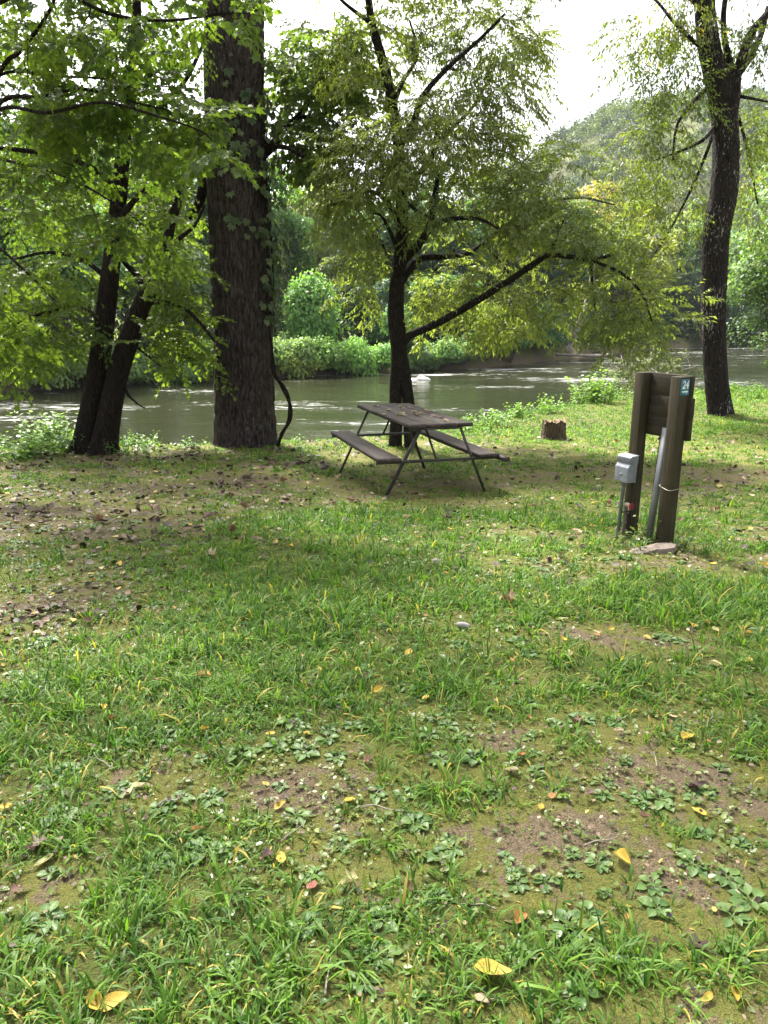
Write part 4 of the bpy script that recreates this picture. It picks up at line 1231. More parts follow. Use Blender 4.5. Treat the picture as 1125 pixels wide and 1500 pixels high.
# pale bare sycamore limb seen across the water, a leaning trunk and a stranded log at the cove
mb = MB()
yb = 95
def tube_px(m, pts, Yv, r0, r1, n=5, seg=9):
    p = spline(px_path(pts, Yv), n); m.tube(p, np.linspace(pxr(r0, Yv), pxr(r1, Yv), len(p)), seg, True, None, trunk_noise(8, .1, 2))
YS = 88.5
gz = float(H(P(955, 470, YS)[0], YS)); fx = P(950, 470, YS)[0]
mb.tube(spline(np.array([[fx, YS, gz - .3], list(P(948, 400, YS)), list(P(966, 345, YS)), list(P(966, 300, YS)), list(P(976, 262, YS))]), 6), np.linspace(.32, .12, 25), 9)
tube_px(mb, [(964, 350), (955, 335), (944, 340)], YS, 2, 1)
tube_px(mb, [(966, 320), (958, 312), (946, 316)], YS, 1.6, .8)
tube_px(mb, [(968, 300), (960, 285), (958, 270)], YS, 1.6, .8)
o = build(mb, 'bare_trunk', M['bark_pale'], smooth=True, origin=np.array([fx, YS, gz]))
tag(o, 'pale bare crooked trunk across the water left of the leaning dark tree', 'dead tree')
mb = MB()
x0 = P(828, 514, 64)[0]; y0 = float(far_edge(x0)) + .8; z0 = float(H(x0, y0))
mb.tube(spline(np.array([[x0, y0, z0 - .3], [x0 + .5, y0, z0 + .9], [x0 + 1.4, y0 + .3, z0 + 2.6], [x0 + 2.0, y0 + .6, z0 + 5.0], [x0 + 2.1, y0 + .8, z0 + 7.0]]), 6), np.linspace(.42, .16, 25), 12, True, None, trunk_noise(6, .1, 2, .4))
tag(build(mb, 'leaning_tree', M['dead_wood'], smooth=True, origin=np.array([x0, y0, z0])), 'grey brown trunk leaning right out of the shaded cove across the river', 'tree')
mb = MB()
x1 = P(812, 514, 64)[0]; y1 = float(far_edge(x1)) + 2.5; z1 = float(H(x1, y1))
mb.tube(spline(np.array([[x1, y1, z1 - .3], [x1 + .15, y1, z1 + 1.4], [x1 + .9, y1, z1 + 3.4], [x1 + 1.0, y1, z1 + 5.5]]), 6), np.linspace(.2, .1, 19), 9)
tag(build(mb, 'leaning_tree', M['dead_wood'], smooth=True, origin=np.array([x1, y1, z1])), 'thinner dark trunk just left of the grey leaning one in the cove', 'tree')
mb = MB()
x2 = P(812, 512, 63)[0]; y2 = float(far_edge(x2)) - .2
mb.tube(spline(np.array([[x2 - .4, y2, WATER + .45], [x2 + 1.5, y2 - .1, WATER + .38], [x2 + 3.2, y2 + .6, WATER + .28], [x2 + 5, y2 + 2.2, WATER + .3]]), 5), [.10] * 8 + [.14] * 8, 8)
mb.tube(np.array([[x2 + .5, y2, WATER + .42], [x2 + .2, y2 - .3, WATER + .9]]), [.05, .02], 5)
tag(build(mb, 'driftwood_log', M['dead_wood'], smooth=True, origin=np.array([x2, y2, WATER])), 'pale fallen log lying along the waterline at the cove', 'log')

# tangled growth under the trees of the far bank
r = np.random.default_rng(66); mb = MB(); nB = 620
bx_ = np.concatenate([r.uniform(-34, 24, 400), r.uniform(24, 75, 220)]); off = np.where(bx_ > 12, r.uniform(.9, 10, nB), r.uniform(3.5, 13, nB)); by_ = far_edge(bx_) + off
cen = np.stack([bx_, by_, H(bx_, by_) + r.uniform(.3, 2.6, nB) * (.6 + off * .06)], 1); rad = r.uniform(.8, 1.7, nB) * (1 + (bx_ > 24) * .5); kk = 110
u = norm(r.normal(0, 1, (nB, kk, 3))); pos = cen[:, None] + u * rad[:, None, None] * r.uniform(.6, 1.1, (nB, kk, 1)) * np.array([1.2, 1.2, .9]); nor = (u + np.array([0, 0, .5]) + r.normal(0, .5, u.shape)).reshape(-1, 3); pos = pos.reshape(-1, 3)
d = np.cross(nor, r.normal(0, 1, nor.shape)); leaf_cloud(mb, OVAL, pos, d, nor, r.uniform(.16, .34, len(pos)), np.clip(np.repeat(r.uniform(0, .5, nB), kk) + r.uniform(0, .45, len(pos)), 0, 1))
tag(build(mb, 'far_undergrowth', M['leaf_far'], color=(.060, .105, .040)), 'tangled green undergrowth filling the far bank under the trees', 'undergrowth', kind='stuff')

# forest on the hill: far off, one mass
r = np.random.default_rng(88)
hx = r.uniform(-160, 420, 9000); hy = r.uniform(118, 560, 9000)
ok = (hy > far_edge(hx) + 34) & (hy < 500) & (np.abs(hx / hy) < .75); hx = hx[ok]; hy = hy[ok]
hz = H(hx, hy); ok = (hz > 3) | (hy < 330); hx = hx[ok]; hy = hy[ok]; hz = hz[ok]
nC = min(len(hx), 2800); hx = hx[:nC]; hy = hy[:nC]; hz = hz[:nC]
mb = MB(); kk = 130
cen = np.stack([hx, hy, hz + r.uniform(3, 9, nC)], 1); rad = r.uniform(3.0, 6.6, nC)
u = norm(r.normal(0, 1, (nC, kk, 3))); u[..., 2] = np.abs(u[..., 2]) * 1.1 - .15
pos = cen[:, None] + u * rad[:, None, None] * r.uniform(.72, 1.1, (nC, kk, 1)); nor = u + r.normal(0, .4, u.shape)
base = np.repeat(r.uniform(-.25, .75, nC), kk); pos = pos.reshape(-1, 3); nor = nor.reshape(-1, 3)
d = np.cross(nor, r.normal(0, 1, nor.shape))
leaf_cloud(mb, LANCE, pos, d, nor, r.uniform(1.1, 1.9, len(pos)), np.clip(base + r.uniform(0, .4, len(pos)), 0, 1))
tag(build(mb, 'hillside_forest', M['hill_leaf']), 'hazy wooded hillside rising beyond the river', 'forest', kind='stuff')

# ================================================================== NEAR PLANTS AT THE BANK
def stem_plant(m, r, x, y, h, n, leaf, spread=.35, tmpl=OVAL, rb=None):
    for k in range(n):
        a = r.uniform(0, 6.28); q = r.uniform(0, spread); bx = x + math.cos(a) * q; by = y + math.sin(a) * q
        hh = h * r.uniform(.55, 1.1); lean = np.array([math.cos(a), math.sin(a), 0]) * hh * r.uniform(.1, .45)
        z = float(H(bx, by)) - .02; b = np.array([bx, by, z]); t = b + lean + np.array([0, 0, hh])
        p = spline(np.array([b, (b + t) / 2 - lean * .12, t]), 4)
        if rb: m.tube(np.array([[x, y, float(H(x, y)) - .04], [(x + bx) / 2, (y + by) / 2, z], b, b + np.array([0, 0, .01])]), .006, 4, True, .3)
        m.tube(p, np.linspace(.006, .002, len(p)), 4, False, .35)
        nl = int(max(5, hh / .045)); tt = np.linspace(.2, 1, nl); pp = np.array([np.interp(tt, np.linspace(0, 1, len(p)), p[:, c]) for c in range(3)]).T
        ang = np.arange(nl) * 2.4 + r.uniform(0, 6); dd = np.stack([np.cos(ang), np.sin(ang), r.uniform(-.3, .7, nl)], 1)
        leaf_cloud(m, tmpl, pp, dd, np.array([0, 0, 1.]) + r.normal(0, .3, (nl, 3)), leaf * r.uniform(.6, 1.2, nl) * (1.15 - .4 * tt), np.clip(r.uniform(0, .5) + r.uniform(0, .5, nl), 0, 1))


WP = [  # px, py, height, stems, leaf, tint, label
    (868, 590, .85, 46, .13, (.19, .30, .07), 'bright leafy weed bush on the bank left of the utility posts'),
    (828, 596, .55, 22, .10, (.17, .29, .07), 'weed clump on the bank just left of the bright weed bush'),
    (795, 604, .45, 20, .09, (.20, .32, .07), 'low yellow green weed clump on the bank behind the stump'),
    (760, 612, .45, 20, .09, (.19, .31, .06), 'weed clump on the bank left of the stump'),
    (725, 622, .45, 20, .09, (.17, .29, .06), 'weed clump on the bank just past the table end'),
    (697, 632, .35, 16, .08, (.17, .29, .06), 'small weed clump behind the near right corner of the table'),
    (905, 585, .40, 16, .08, (.18, .29, .06), 'weed clump on the bank right beside the posts'),
    (1108, 584, .40, 18, .10, (.14, .24, .06), 'weed clump on the lawn at the right edge'),
    (1085, 560, .45, 20, .10, (.12, .22, .06), 'weed clump at the bank edge right of the leaning tree'),
    (78, 655, .80, 44, .11, (.24, .34, .17), 'pale leafy shrub at the left foot of the twin trunks'),
    (110, 662, .45, 26, .09, (.22, .33, .14), 'small pale shrub pressed against the base of the twin trunks'),
    (50, 668, .50, 26, .10, (.22, .34, .09), 'yellow green weed clump left of the pale leafy shrub'),
    (15, 672, .45, 26, .10, (.19, .32, .06), 'bright weed clump at the left edge of the bank'),
    (183, 663, .38, 22, .07, (.18, .30, .07), 'weed clump at the right foot of the twin trunks'),
    (208, 664, .30, 16, .06, (.16, .27, .06), 'small weed clump a little right of the twin trunks'),
    (275, 657, .22, 12, .06, (.15, .26, .06), 'short weed tuft left of the massive trunk'),
    (960, 580, .35, 14, .08, (.16, .27, .06), 'weed clump between the posts and the leaning tree'),
    (505, 640, .25, 12, .06, (.18, .30, .06), 'weed tuft behind the left bench of the table'),
]
for k, (px, py, h, n, lf, tint, lab) in enumerate(WP):
    g = gp(px, py); g = np.array([g[0], min(g[1], near_edge(g[0]) + .5), 0]); g[2] = H(g[0], g[1])
    m = MB(); rr_ = np.random.default_rng(900 + k); sp = .20 + .28 * h
    stem_plant(m, rr_, g[0], g[1], h * (.8 if g[1] < 18 else 1.0), n, lf, sp * 1.3, rb=True)
    tag(build(m, 'weed_clump', M['weed'], origin=g, color=tuple(np.array(tint) * .9)), lab, 'weed', 'leafy weeds along the near bank')

# uncountable tall growth along the sunlit bank
r = np.random.default_rng(61); m = MB()
for k in range(420):
    x = r.uniform(1.2, 16) if k % 5 else r.uniform(-11, -3.4); y = float(near_edge(x)) + r.normal(.1, .45)
    stem_plant(m, r, x, y, r.uniform(.12, .34), 3, r.uniform(.05, .08), .15)
o = build(m, 'bank_growth', M['weed'], color=(.16, .27, .06)); tag(o, 'low bright weeds growing in a band along the bank edge', 'undergrowth', kind='stuff')

# pale twiggy shrub behind the utility posts
r = np.random.default_rng(62); g0 = gp(960, 570); g0[1] = 19.0; g0[0] = P(955, 540, 19.0)[0]; g0[2] = H(g0[0], g0[1])
sh = thing('twiggy_shrub', 'pale half bare twiggy shrub behind the top of the utility posts', 'shrub', g0)
mb = MB(); lm = MB(); sk = Skel()
for k in range(11):
    a = r.uniform(0, 6.28); L = r.uniform(1.1, 1.75); e = g0 + np.array([math.cos(a) * .75 * L, math.sin(a) * .5 * L, .8 * L])
    p = spline(np.array([g0 + np.array([0, 0, -.1]), (g0 + e) / 2 + r.normal(0, .12, 3) + np.array([0, 0, .25]), e + np.array([0, 0, -.05])]), 5); sk.add(p, np.linspace(.022, .006, len(p)), mb, 6)
T = g0 + np.array([0, 0, .95]) + norm(r.normal(0, 1, (85, 3))) * r.uniform(.3, 1, (85, 1)) * np.array([1.3, .8, .65])
kp, dr = sk.grow(T, mb, r); T = T[kp]
place_sprays(lm, mb, [make_spray(22, .06, .4, .1, np.random.default_rng(3))], LANCE, T[::1], dr + np.array([0, 0, .1]), np.array([0, 0, 1.]) + r.normal(0, .4, dr.shape), np.full(len(T), .9), r)
finish_tree(sh, g0, [(mb, 'stems', M['dead_wood'], True)])
lm.v = [v - g0 for v in lm.v]; link('leaves', lm.mesh('leaves', M['weed']), sh, color=(.20, .25, .15))
#@@PART3@@

# ================================================================== PICNIC TABLE
def euler(rx, ry, rz): return np.array(Matrix.Rotation(rz, 3, 'Z') @ Matrix.Rotation(ry, 3, 'Y') @ Matrix.Rotation(rx, 3, 'X'))


feet = [gp(556, 724.7), gp(718, 722.5), gp(489, 692.7), gp(630.7, 686)]
c = sum(feet) / 4; n_ = (feet[0] + feet[1]) / 2; f_ = (feet[2] + feet[3]) / 2; ax = f_ - n_
c[2] += .065
tbl = thing('picnic_table', 'weathered dark plank picnic table on an angle iron A frame, littered with fallen leaves', 'picnic table', c)
tbl.rotation_euler = (R(-.2), R(.5), math.atan2(-ax[0], ax[1]))
HL = np.linalg.norm(ax) / 2; TL = 2.36; r = np.random.default_rng(3)


def plank(name, cx, z, w, L, t, mat, y0=0.0, parent=tbl, sag=.012):
    """a worn board: rounded, slightly warped, ragged ends"""
    m = MB(); ny = 26; prof = [(-.5, -.5), (.5, -.5), (.5, .35), (.44, .5), (-.44, .5), (-.5, .35)]
    ys = np.linspace(-L / 2, L / 2, ny); V = []
    for k, y in enumerate(ys):
        e = r.normal(0, .0025, 12)
        yy = y + (r.normal(0, .004, 6) if k in (0, ny - 1) else np.zeros(6))
        for q, (a, b) in enumerate(prof):
            V.append((cx + a * w + e[q], y0 + yy[q], z + b * t - sag * math.cos(y / L * math.pi) * .5 + e[q + 6] * .5))
    V = np.array(V); i = np.arange(ny - 1)[:, None]; j = np.arange(6)[None]; j2 = (j + 1) % 6
    m.add(V, [np.stack([i * 6 + j, i * 6 + j2, (i + 1) * 6 + j2, (i + 1) * 6 + j], -1).reshape(-1, 4)[:, ::-1], np.arange(6)[None], (np.arange(6)[::-1] + (ny - 1) * 6)[None]])
    return build(m, name, mat, parent)


for k, x in enumerate((-.235, -.041, .153, .347)):
    plank('tabletop_plank', x, .785, .187, TL - .12 - .03 * (k % 2), .042, M['plank'], .07)
for sx in (-1, 1):
    plank('seat', sx * .600, .435, .262, 2.28, .042, M['plank'], -.03)
m = MB(); 
plank('seat_board', .775, .400, .07, 2.20, .05, M['plank'], -.16)
for s in (-1, 1):
    y = s * HL
    for sx in (-1, 1):
        m = MB(); a = np.array([sx * .662, y, -.10 if s < 0 else -.19]); b = np.array([sx * .245 + .04, y, .762]); d = norm(b - a); per = np.array([-d[2], 0, d[0]])
        # angle iron leg: two flanges
        for (u, v, oy) in ((.030, .006, 0), (.006, .030, .015 * s)):
            A = [a - per * u / 2 - np.array([0, v / 2, 0]), a + per * u / 2 - np.array([0, v / 2, 0]), a + per * u / 2 + np.array([0, v / 2, 0]), a - per * u / 2 + np.array([0, v / 2, 0])]
            A = np.array(A) + np.array([0, oy, 0]) + (per * .015 * sx if v > u else 0); B_ = A + (b - a)
            m.add(np.concatenate([A, B_]), [np.array([[0, 1, 5, 4], [1, 2, 6, 5], [2, 3, 7, 6], [3, 0, 4, 7], [3, 2, 1, 0], [4, 5, 6, 7]])])
        m.tube(np.array([a, b]), .014, 8); build(m, 'leg', M['tube'], tbl)
    m = MB(); m.box((0.02, y + .022 * s, .392), (1.50, .030, .032)); bevel(build(m, 'crossbar', M['tube'], tbl), .003)
    m = MB(); m.box((0, y, .752), (.62, .034, .02)); bevel(build(m, 'top_rail', M['tube'], tbl), .003)
    m = MB(); m.tube(np.array([[0, y, .40], [0, s * (HL - .42), .755]]), .014, 8); build(m, 'brace', M['tube'], tbl)
tmat = Matrix.LocRotScale(Vector(tbl.location), tbl.rotation_euler, None)

# ================================================================== UTILITY POSTS WITH NUMBER 24
Rp = P(972.5, 800, 5.32); Lp = Rp + np.array([-.149, .344, 0]); Lp[2] = H(Lp[0], Lp[1]); Rp[2] = H(Rp[0], Rp[1])
o = (Lp + Rp) / 2; dL = (Rp - Lp); rzp = math.atan2(dL[1], dL[0]); half = math.hypot(dL[0], dL[1]) / 2
ped = thing('utility_posts', 'pair of dark wooden posts with boards, a grey outlet box and blue plate 24', 'hookup post', (o[0], o[1], o[2]), rzp)
# local: x from left post to right post, -y faces the viewer's left, z up
TOPZ = 1.205 - o[2]
PW = .085


def wood_box(name, c, s, mat, parent=ped, rot=None, bw=.004, label=None):
    m = MB(); m.box((0, 0, 0), s)
    o_ = build(m, name, mat, parent, loc=c, label=label)
    if rot: o_.rotation_euler = rot
    return bevel(o_, bw)


hz = TOPZ + .12
wood_box('post', (-half, 0, TOPZ / 2 - .06), (PW, PW, hz), M['post_wood'])
wood_box('post', (half, 0, TOPZ / 2 - .06 - .004), (PW + .008, PW + .006, hz - .006), M['post_wood'])
xr = half + PW / 2
for k, (zz, ext, hh) in enumerate(((TOPZ - .080, .022, .160), (TOPZ - .238, .044, .157), (TOPZ - .391, .042, .148))):
    x0 = -half - .045; x1 = xr + ext - .01
    wood_box('board', ((x0 + x1) / 2, PW / 2 + .0215, zz), (x1 - x0, .036, hh), M['board_wood'], rot=(0, R(r.uniform(-.6, .6)), 0))
bz = .375 - o[2]; bt = .585 - o[2]
wood_box('backing_board', (-half + .030, -PW / 2 - .012, (bz + bt) / 2), (.140, .020, .215), M['board_wood'])
# outlet box: stepped steel body with a sloping shoulder, and a hooded lid
yb_ = -PW / 2 - .023
W_, D_, H_ = .145, .092, .205
prof = [(0, 0), (-D_, .004), (-D_, .120), (-D_ * .70, .152), (-D_ * .70, .186), (0, .192)]
m = MB(); V = []
for sx in (-1, 1):
    for (a, b) in prof: V.append((sx * W_ / 2, a, b))
nP = len(prof); fc = [(i_, (i_ + 1) % nP, nP + (i_ + 1) % nP, nP + i_) for i_ in range(nP)]
m.add(np.array(V), [np.array(fc), np.array([list(range(nP))[::-1]]), np.array([[nP + i_ for i_ in range(nP)]])])
bx = build(m, 'outlet_box', M['box_grey'], ped, loc=(-half + .024, yb_, bz)); bevel(bx, .005, 3)
m = MB(); prof = [(0.0, .150), (-D_ * .74, .150), (-D_ * .84, .168), (-D_ * .84, .196), (-D_ * .70, .207), (0.0, .214)]; V = []
for sx in (-1, 1):
    for (a, b) in prof: V.append((sx * (W_ / 2 + .004), a, b))
fc = [(1, 2, nP + 2, nP + 1), (2, 3, nP + 3, nP + 2), (3, 4, nP + 4, nP + 3), (4, 5, nP + 5, nP + 4), (5, 0, nP, nP + 5), (0, 1, nP + 1, nP)]
m.add(np.array(V), [np.array(fc), np.array([list(range(nP))[::-1]]), np.array([[nP + i_ for i_ in range(nP)]])])
bevel(build(m, 'lid', M['box_grey'], bx), .003, 2)
for zz in (.03, .10):
    m = MB(); m.tube(np.array([[W_ / 2 - .001, -.05, zz], [W_ / 2 + .003, -.05, zz]]), .006, 10); build(m, 'knockout', M['box_grey'], bx)
# conduit below the box
m = MB(); m.tube(spline(np.array([[-half + .015, yb_ - .045, bz + .002], [-half + .005, yb_ - .045, bz - .12], [-half - .025, yb_ - .030, .02], [-half - .03, yb_ - .03, -.06]]), 6), .0145, 14); m.tube(np.array([[-half + .015, yb_ - .045, bz - .03], [-half + .015, yb_ - .045, bz + .001]]), .020, 12)
build(m, 'conduit', M['galv'], ped, smooth=True)
# water riser with elbow and red tap
px_, py_ = -half + .034, yb_ - .022
m = MB(); zt = .262; m.tube(spline(np.array([[px_ - .008, py_, -.06], [px_ - .004, py_, .10], [px_, py_, zt - .02], [px_ + .002, py_, zt + .004], [px_ + .016, py_ - .004, zt + .018], [px_ + .040, py_ - .008, zt + .014]]), 7), .0125, 14)
m.tube(np.array([[px_, py_, zt - .05], [px_, py_, zt - .022]]), .018, 8)
m.tube(np.array([[px_ - .004, py_, .118], [px_ - .004, py_, .132]]), .019, 8)
wp = build(m, 'water_pipe', M['pipe_rust'], ped, smooth=True)
m = MB(); m.tube(np.array([[px_ - .006, py_ - .003, zt - .012], [px_ + .006, py_ - .003, zt + .010], [px_ + .030, py_ - .010, zt + .016], [px_ + .055, py_ - .016, zt + .012]]), [.017, .020, .017, .012], 14)
m.tube(np.array([[px_ + .050, py_ - .014, zt + .012], [px_ + .058, py_ - .020, zt - .004], [px_ + .060, py_ - .022, zt - .022]]), [.010, .011, .012], 10)
tap = build(m, 'tap', M['brass'], ped, smooth=True)
m = MB(); hc = np.array([px_ + .078, py_ - .020, zt + .014]); th = np.linspace(0, 6.283, 19)
m.tube(np.stack([hc[0] + 0 * th + .003 * np.sin(th * 5), hc[1] + np.cos(th) * (.021 + .003 * np.cos(5 * th)), hc[2] + np.sin(th) * (.021 + .003 * np.cos(5 * th))], 1), .0048, 6, False)
for a in range(5): m.tube(np.array([hc, hc + np.array([0, math.cos(a * 1.257) * .021, math.sin(a * 1.257) * .021])]), .004, 5)
m.tube(np.array([hc - np.array([.028, 0, 0]), hc + np.array([.005, 0, 0])]), .006, 8)
build(m, 'tap_handle', M['red_paint'], tap, smooth=True)
for zz in (.205, .062):
    m = MB(); m.box((px_ - .01, py_ + .006, zz), (.052, .036, .009)); bevel(build(m, 'pipe_clamp', M['pipe_rust'], ped), .002)
# galvanised channel leaning between the posts, with a dark strip at its side
m = MB(); zc = TOPZ - .42
for (dx, dy, sx_, sy_) in ((0, 0, .050, .004), (-.023, .012, .004, .022), (.023, .012, .004, .022)):
    m.box((dx, dy, 0), (sx_, sy_, zc + .10))
ch = build(m, 'metal_channel', M['galv'], ped, loc=(.040, .012, zc / 2 - .02)); ch.rotation_euler = (0, R(3.6), R(20))
wood_box('strip', (.005, .030, zc / 2 - .02), (.022, .022, zc + .08), M['board_wood'], rot=(0, R(3.6), 0), bw=.002)
# wire round the right post with a hanging tail
zw = .462; a = PW / 2 + .008; m = MB()
m.tube(spline(np.array([[half - a, a, zw + .030], [half - a, -a, zw + .022], [half - a * .2, -a, zw + .006], [half + a, -a, zw], [half + a, a * .6, zw + .004], [half + a, a, zw - .004], [half + a + .010, a + .012, zw - .05], [half + a + .006, a + .014, zw - .13]]), 6), .0028, 6)
m.tube(spline(np.array([[half + a, a, zw - .004], [half + a + .002, a * 1.02, zw - .2], [half + a - .004, a * 1.05, .05], [half + a - .002, a, -.02]]), 6), .0022, 6)
build(m, 'wire', M['wire'], ped, smooth=True)
# number plate on the right face of the right post
xs_ = half + (PW + .008) / 2; zs = TOPZ - .078
m = MB(); m.box((0, 0, 0), (.0024, .080, .112)); sg = build(m, 'number_plate', M['sign_blue'], ped, loc=(xs_ + .0015, .001, zs)); bevel(sg, .001)


def text_mesh(body, size, shear=.12, ext=.0006):
    cu = bpy.data.curves.new('txt', 'FONT'); cu.body = body; cu.size = size; cu.shear = shear; cu.extrude = ext; cu.align_x = 'CENTER'; cu.align_y = 'CENTER'; cu.offset = size * .022
    cu.space_character = .96
    to = bpy.data.objects.new('txt', cu); COL.objects.link(to)
    bpy.context.view_layer.update()
    me_ = bpy.data.meshes.new_from_object(to.evaluated_get(bpy.context.evaluated_depsgraph_get()))
    bpy.data.objects.remove(to); return me_


me_ = text_mesh('24', .080, .14); me_.materials.clear(); me_.materials.append(M['sign_white'])
nb_ = link('number', me_, sg, (.0024, .0, .014)); nb_.rotation_euler = (R(90), 0, R(90)); nb_.scale = (.74, 1, 1)
m = MB(); m.add(np.array([(.0022, -.028, -.028), (.0022, .026, -.025), (.0022, .030, -.034), (.0022, -.004, -.035), (.0022, -.013, -.042), (.0022, -.017, -.034), (.0022, -.032, -.034)]), [np.array([[0, 6, 5, 4, 3, 2, 1]])[:, ::-1]])
m.add(np.array([(.0022, .004, -.040), (.0022, .026, -.039), (.0022, .026, -.042), (.0022, .004, -.043)]), [np.array([[0, 3, 2, 1]])[:, ::-1]])
build(m, 'plate_mark', M['sign_white'], sg)

for (sy, sz_) in ((-.032, .048), (.032, .048)):
    m = MB(); m.tube(np.array([[.001, sy, sz_], [.0036, sy, sz_]]), .003, 8); build(m, 'screw', M['galv'], sg)
for bz2 in (TOPZ - .080, TOPZ - .238, TOPZ - .391):
    for sx in (-half + .01, half - .01):
        for dz_ in (-.04, .04):
            m = MB(); m.tube(np.array([[sx, PW / 2 + .038, bz2 + dz_], [sx, PW / 2 + .042, bz2 + dz_]]), .004, 7); build(m, 'nail', M['pipe_rust'], ped)
m = MB(); m.box((0, -D_ - .002, .062), (.030, .006, .018)); bevel(build(m, 'latch', M['galv'], bx), .001)

# concrete slab at the foot, and ivy
g = gp(955, 808); m = MB(); th = np.linspace(0, 6.283, 13)[:-1]
rad = np.array([.20, .17, .15, .12, .13, .16, .19, .17, .12, .10, .12, .17]); top = np.stack([np.cos(th) * rad, np.sin(th) * rad * .62, .028 + .005 * np.sin(th * 3) + .014 * np.cos(th)], 1)
bot = top * np.array([1.08, 1.08, 0]) + np.array([0, 0, -.04])
m.add(np.concatenate([bot, top]), [np.array([[i_, (i_ + 1) % 12, 12 + (i_ + 1) % 12, 12 + i_] for i_ in range(12)]), (np.arange(12) + 12)[None]])
sl = tag(build(m, 'concrete_slab', M['concrete'], loc=g), 'flat broken concrete slab lying at the foot of the utility posts', 'slab'); sl.rotation_euler = (0, 0, R(14)); bevel(sl, .006, 2)
for k, (px, py, n, rad, lab) in enumerate(((948, 796, 60, .11, 'small ivy plant growing between the utility posts'), (1000, 803, 26, .08, 'small weedy sprig at the foot of the right utility post'), (913, 803, 22, .07, 'small sprig at the foot of the left utility post'))):
    g = gp(px, py); m = MB(); rr_ = np.random.default_rng(44 + k)
    pos = np.array([g + np.array([rr_.normal(0, rad), rr_.normal(0, rad * .6), abs(rr_.normal(0, .06)) + .01]) for _ in range(n)])
    for q in pos: m.tube(np.array([g + np.array([0, 0, -.01]), (g + q) / 2 + np.array([0, 0, .02]), q]), .0012, 3, False, .3)
    d = rr_.normal(0, 1, (n, 3)) * np.array([1, 1, .3]); leaf_cloud(m, OVAL, pos, d, np.array([0, -.4, 1.]) + rr_.normal(0, .4, (n, 3)), rr_.uniform(.022, .042, n), rr_.uniform(0, .9, n))
    tag(build(m, 'ivy_plant', M['herb'], origin=g), lab, 'plant')

# ================================================================== STUMP
g = gp(810, 643); r = np.random.default_rng(12)
st_ = thing('tree_stump', 'short rotten brown tree stump with jagged hollow top on the sunlit lawn', 'stump', g)
m = MB(); nz, na = 16, 64; th = np.linspace(0, 2 * math.pi, na, endpoint=False); V = []
for k in range(nz):
    t = k / (nz - 1)
    rr_ = .205 + .08 * math.exp(-t * 5) * (1 + .6 * np.sin(th * 5 + 1)) + .018 * (fbm(np.cos(th) * 2 + 5, np.sin(th) * 2 + t * .4, 3, 3) - .5) * 4 + .012 * np.abs(np.sin(th * 13 + 2 * t))
    ztop = .34 + .09 * (fbm(np.cos(th) * 3, np.sin(th) * 3, 8, 3) - .5) * 2 + .03 * (hash2(np.arange(na), np.zeros(na, int), 4) - .5)
    V.append(np.stack([np.cos(th) * rr_, np.sin(th) * rr_, -.08 + t * (ztop + .08)], 1))
V1 = np.concatenate(V); i_ = np.arange(nz - 1)[:, None]; j_ = np.arange(na)[None]; j2 = (j_ + 1) % na
m.add(V1, [np.stack([i_ * na + j_, i_ * na + j2, (i_ + 1) * na + j2, (i_ + 1) * na + j_], -1).reshape(-1, 4)])
build(m, 'bark', M['stump_side'], st_, smooth=True)
m = MB(); rim = V[-1]; rings = [rim, rim * np.array([.82, .82, 1]) + np.array([0, 0, -.004]), rim * np.array([.6, .6, .8]), rim * np.array([.3, .3, .55])]
rings = [q + r.normal(0, .008, q.shape) if a else q for a, q in enumerate(rings)]; VV = np.concatenate(rings + [np.array([[0, 0, .2]])])
i_ = np.arange(3)[:, None]; m.add(VV, [np.stack([i_ * na + j_, i_ * na + j2, (i_ + 1) * na + j2, (i_ + 1) * na + j_], -1).reshape(-1, 4), np.stack([3 * na + np.arange(na), 3 * na + (np.arange(na) + 1) % na, np.full(na, 4 * na)], -1)])
build(m, 'rotten_top', M['stump_top'], st_)

# rock with white water in the river
g = P(617, 553, 40); tt = (WATER - 1.6) / ray(617, 556)[2]; g = EYE + ray(617, 556) * tt
bm_r = np.random.default_rng(2)
m = MB(); u = norm(bm_r.normal(0, 1, (60, 3)))
def rock(mb_, c, s, seed, seg=14):
    th = np.linspace(0, 2 * math.pi, seg, endpoint=False); V = []
    for ph in np.linspace(-1.2, 1.45, 8):
        q = np.stack([np.cos(th) * math.cos(ph), np.sin(th) * math.cos(ph), np.full(seg, math.sin(ph))], 1)
        k = 1 + .5 * (fbm(q[:, 0] * 1.3 + seed, q[:, 1] * 1.3 + q[:, 2], seed, 3) - .5)[:, None]; V.append(q * k * np.array(s))
    V = np.concatenate(V); i_ = np.arange(7)[:, None]; j_ = np.arange(seg)[None]; j2 = (j_ + 1) % seg
    mb_.add(V + np.array(c), [np.stack([i_ * seg + j_, i_ * seg + j2, (i_ + 1) * seg + j2, (i_ + 1) * seg + j_], -1).reshape(-1, 4), np.arange(seg)[::-1][None], (np.arange(seg) + 7 * seg)[None]])
rock(m, (0, 0, .02), (.30, .25, .26), 3)
rk = build(m, 'river_rock', M['stone'], loc=g, smooth=True); tag(rk, 'small pale rock breaking the water in mid river with white foam round it', 'rock')
m = MB(); rock(m, (-.55, -.05, -.02), (.8, .25, .10), 5); rock(m, (.1, -.2, 0), (.4, .2, .14), 7); build(m, 'foam', M['foam'], rk, smooth=True)

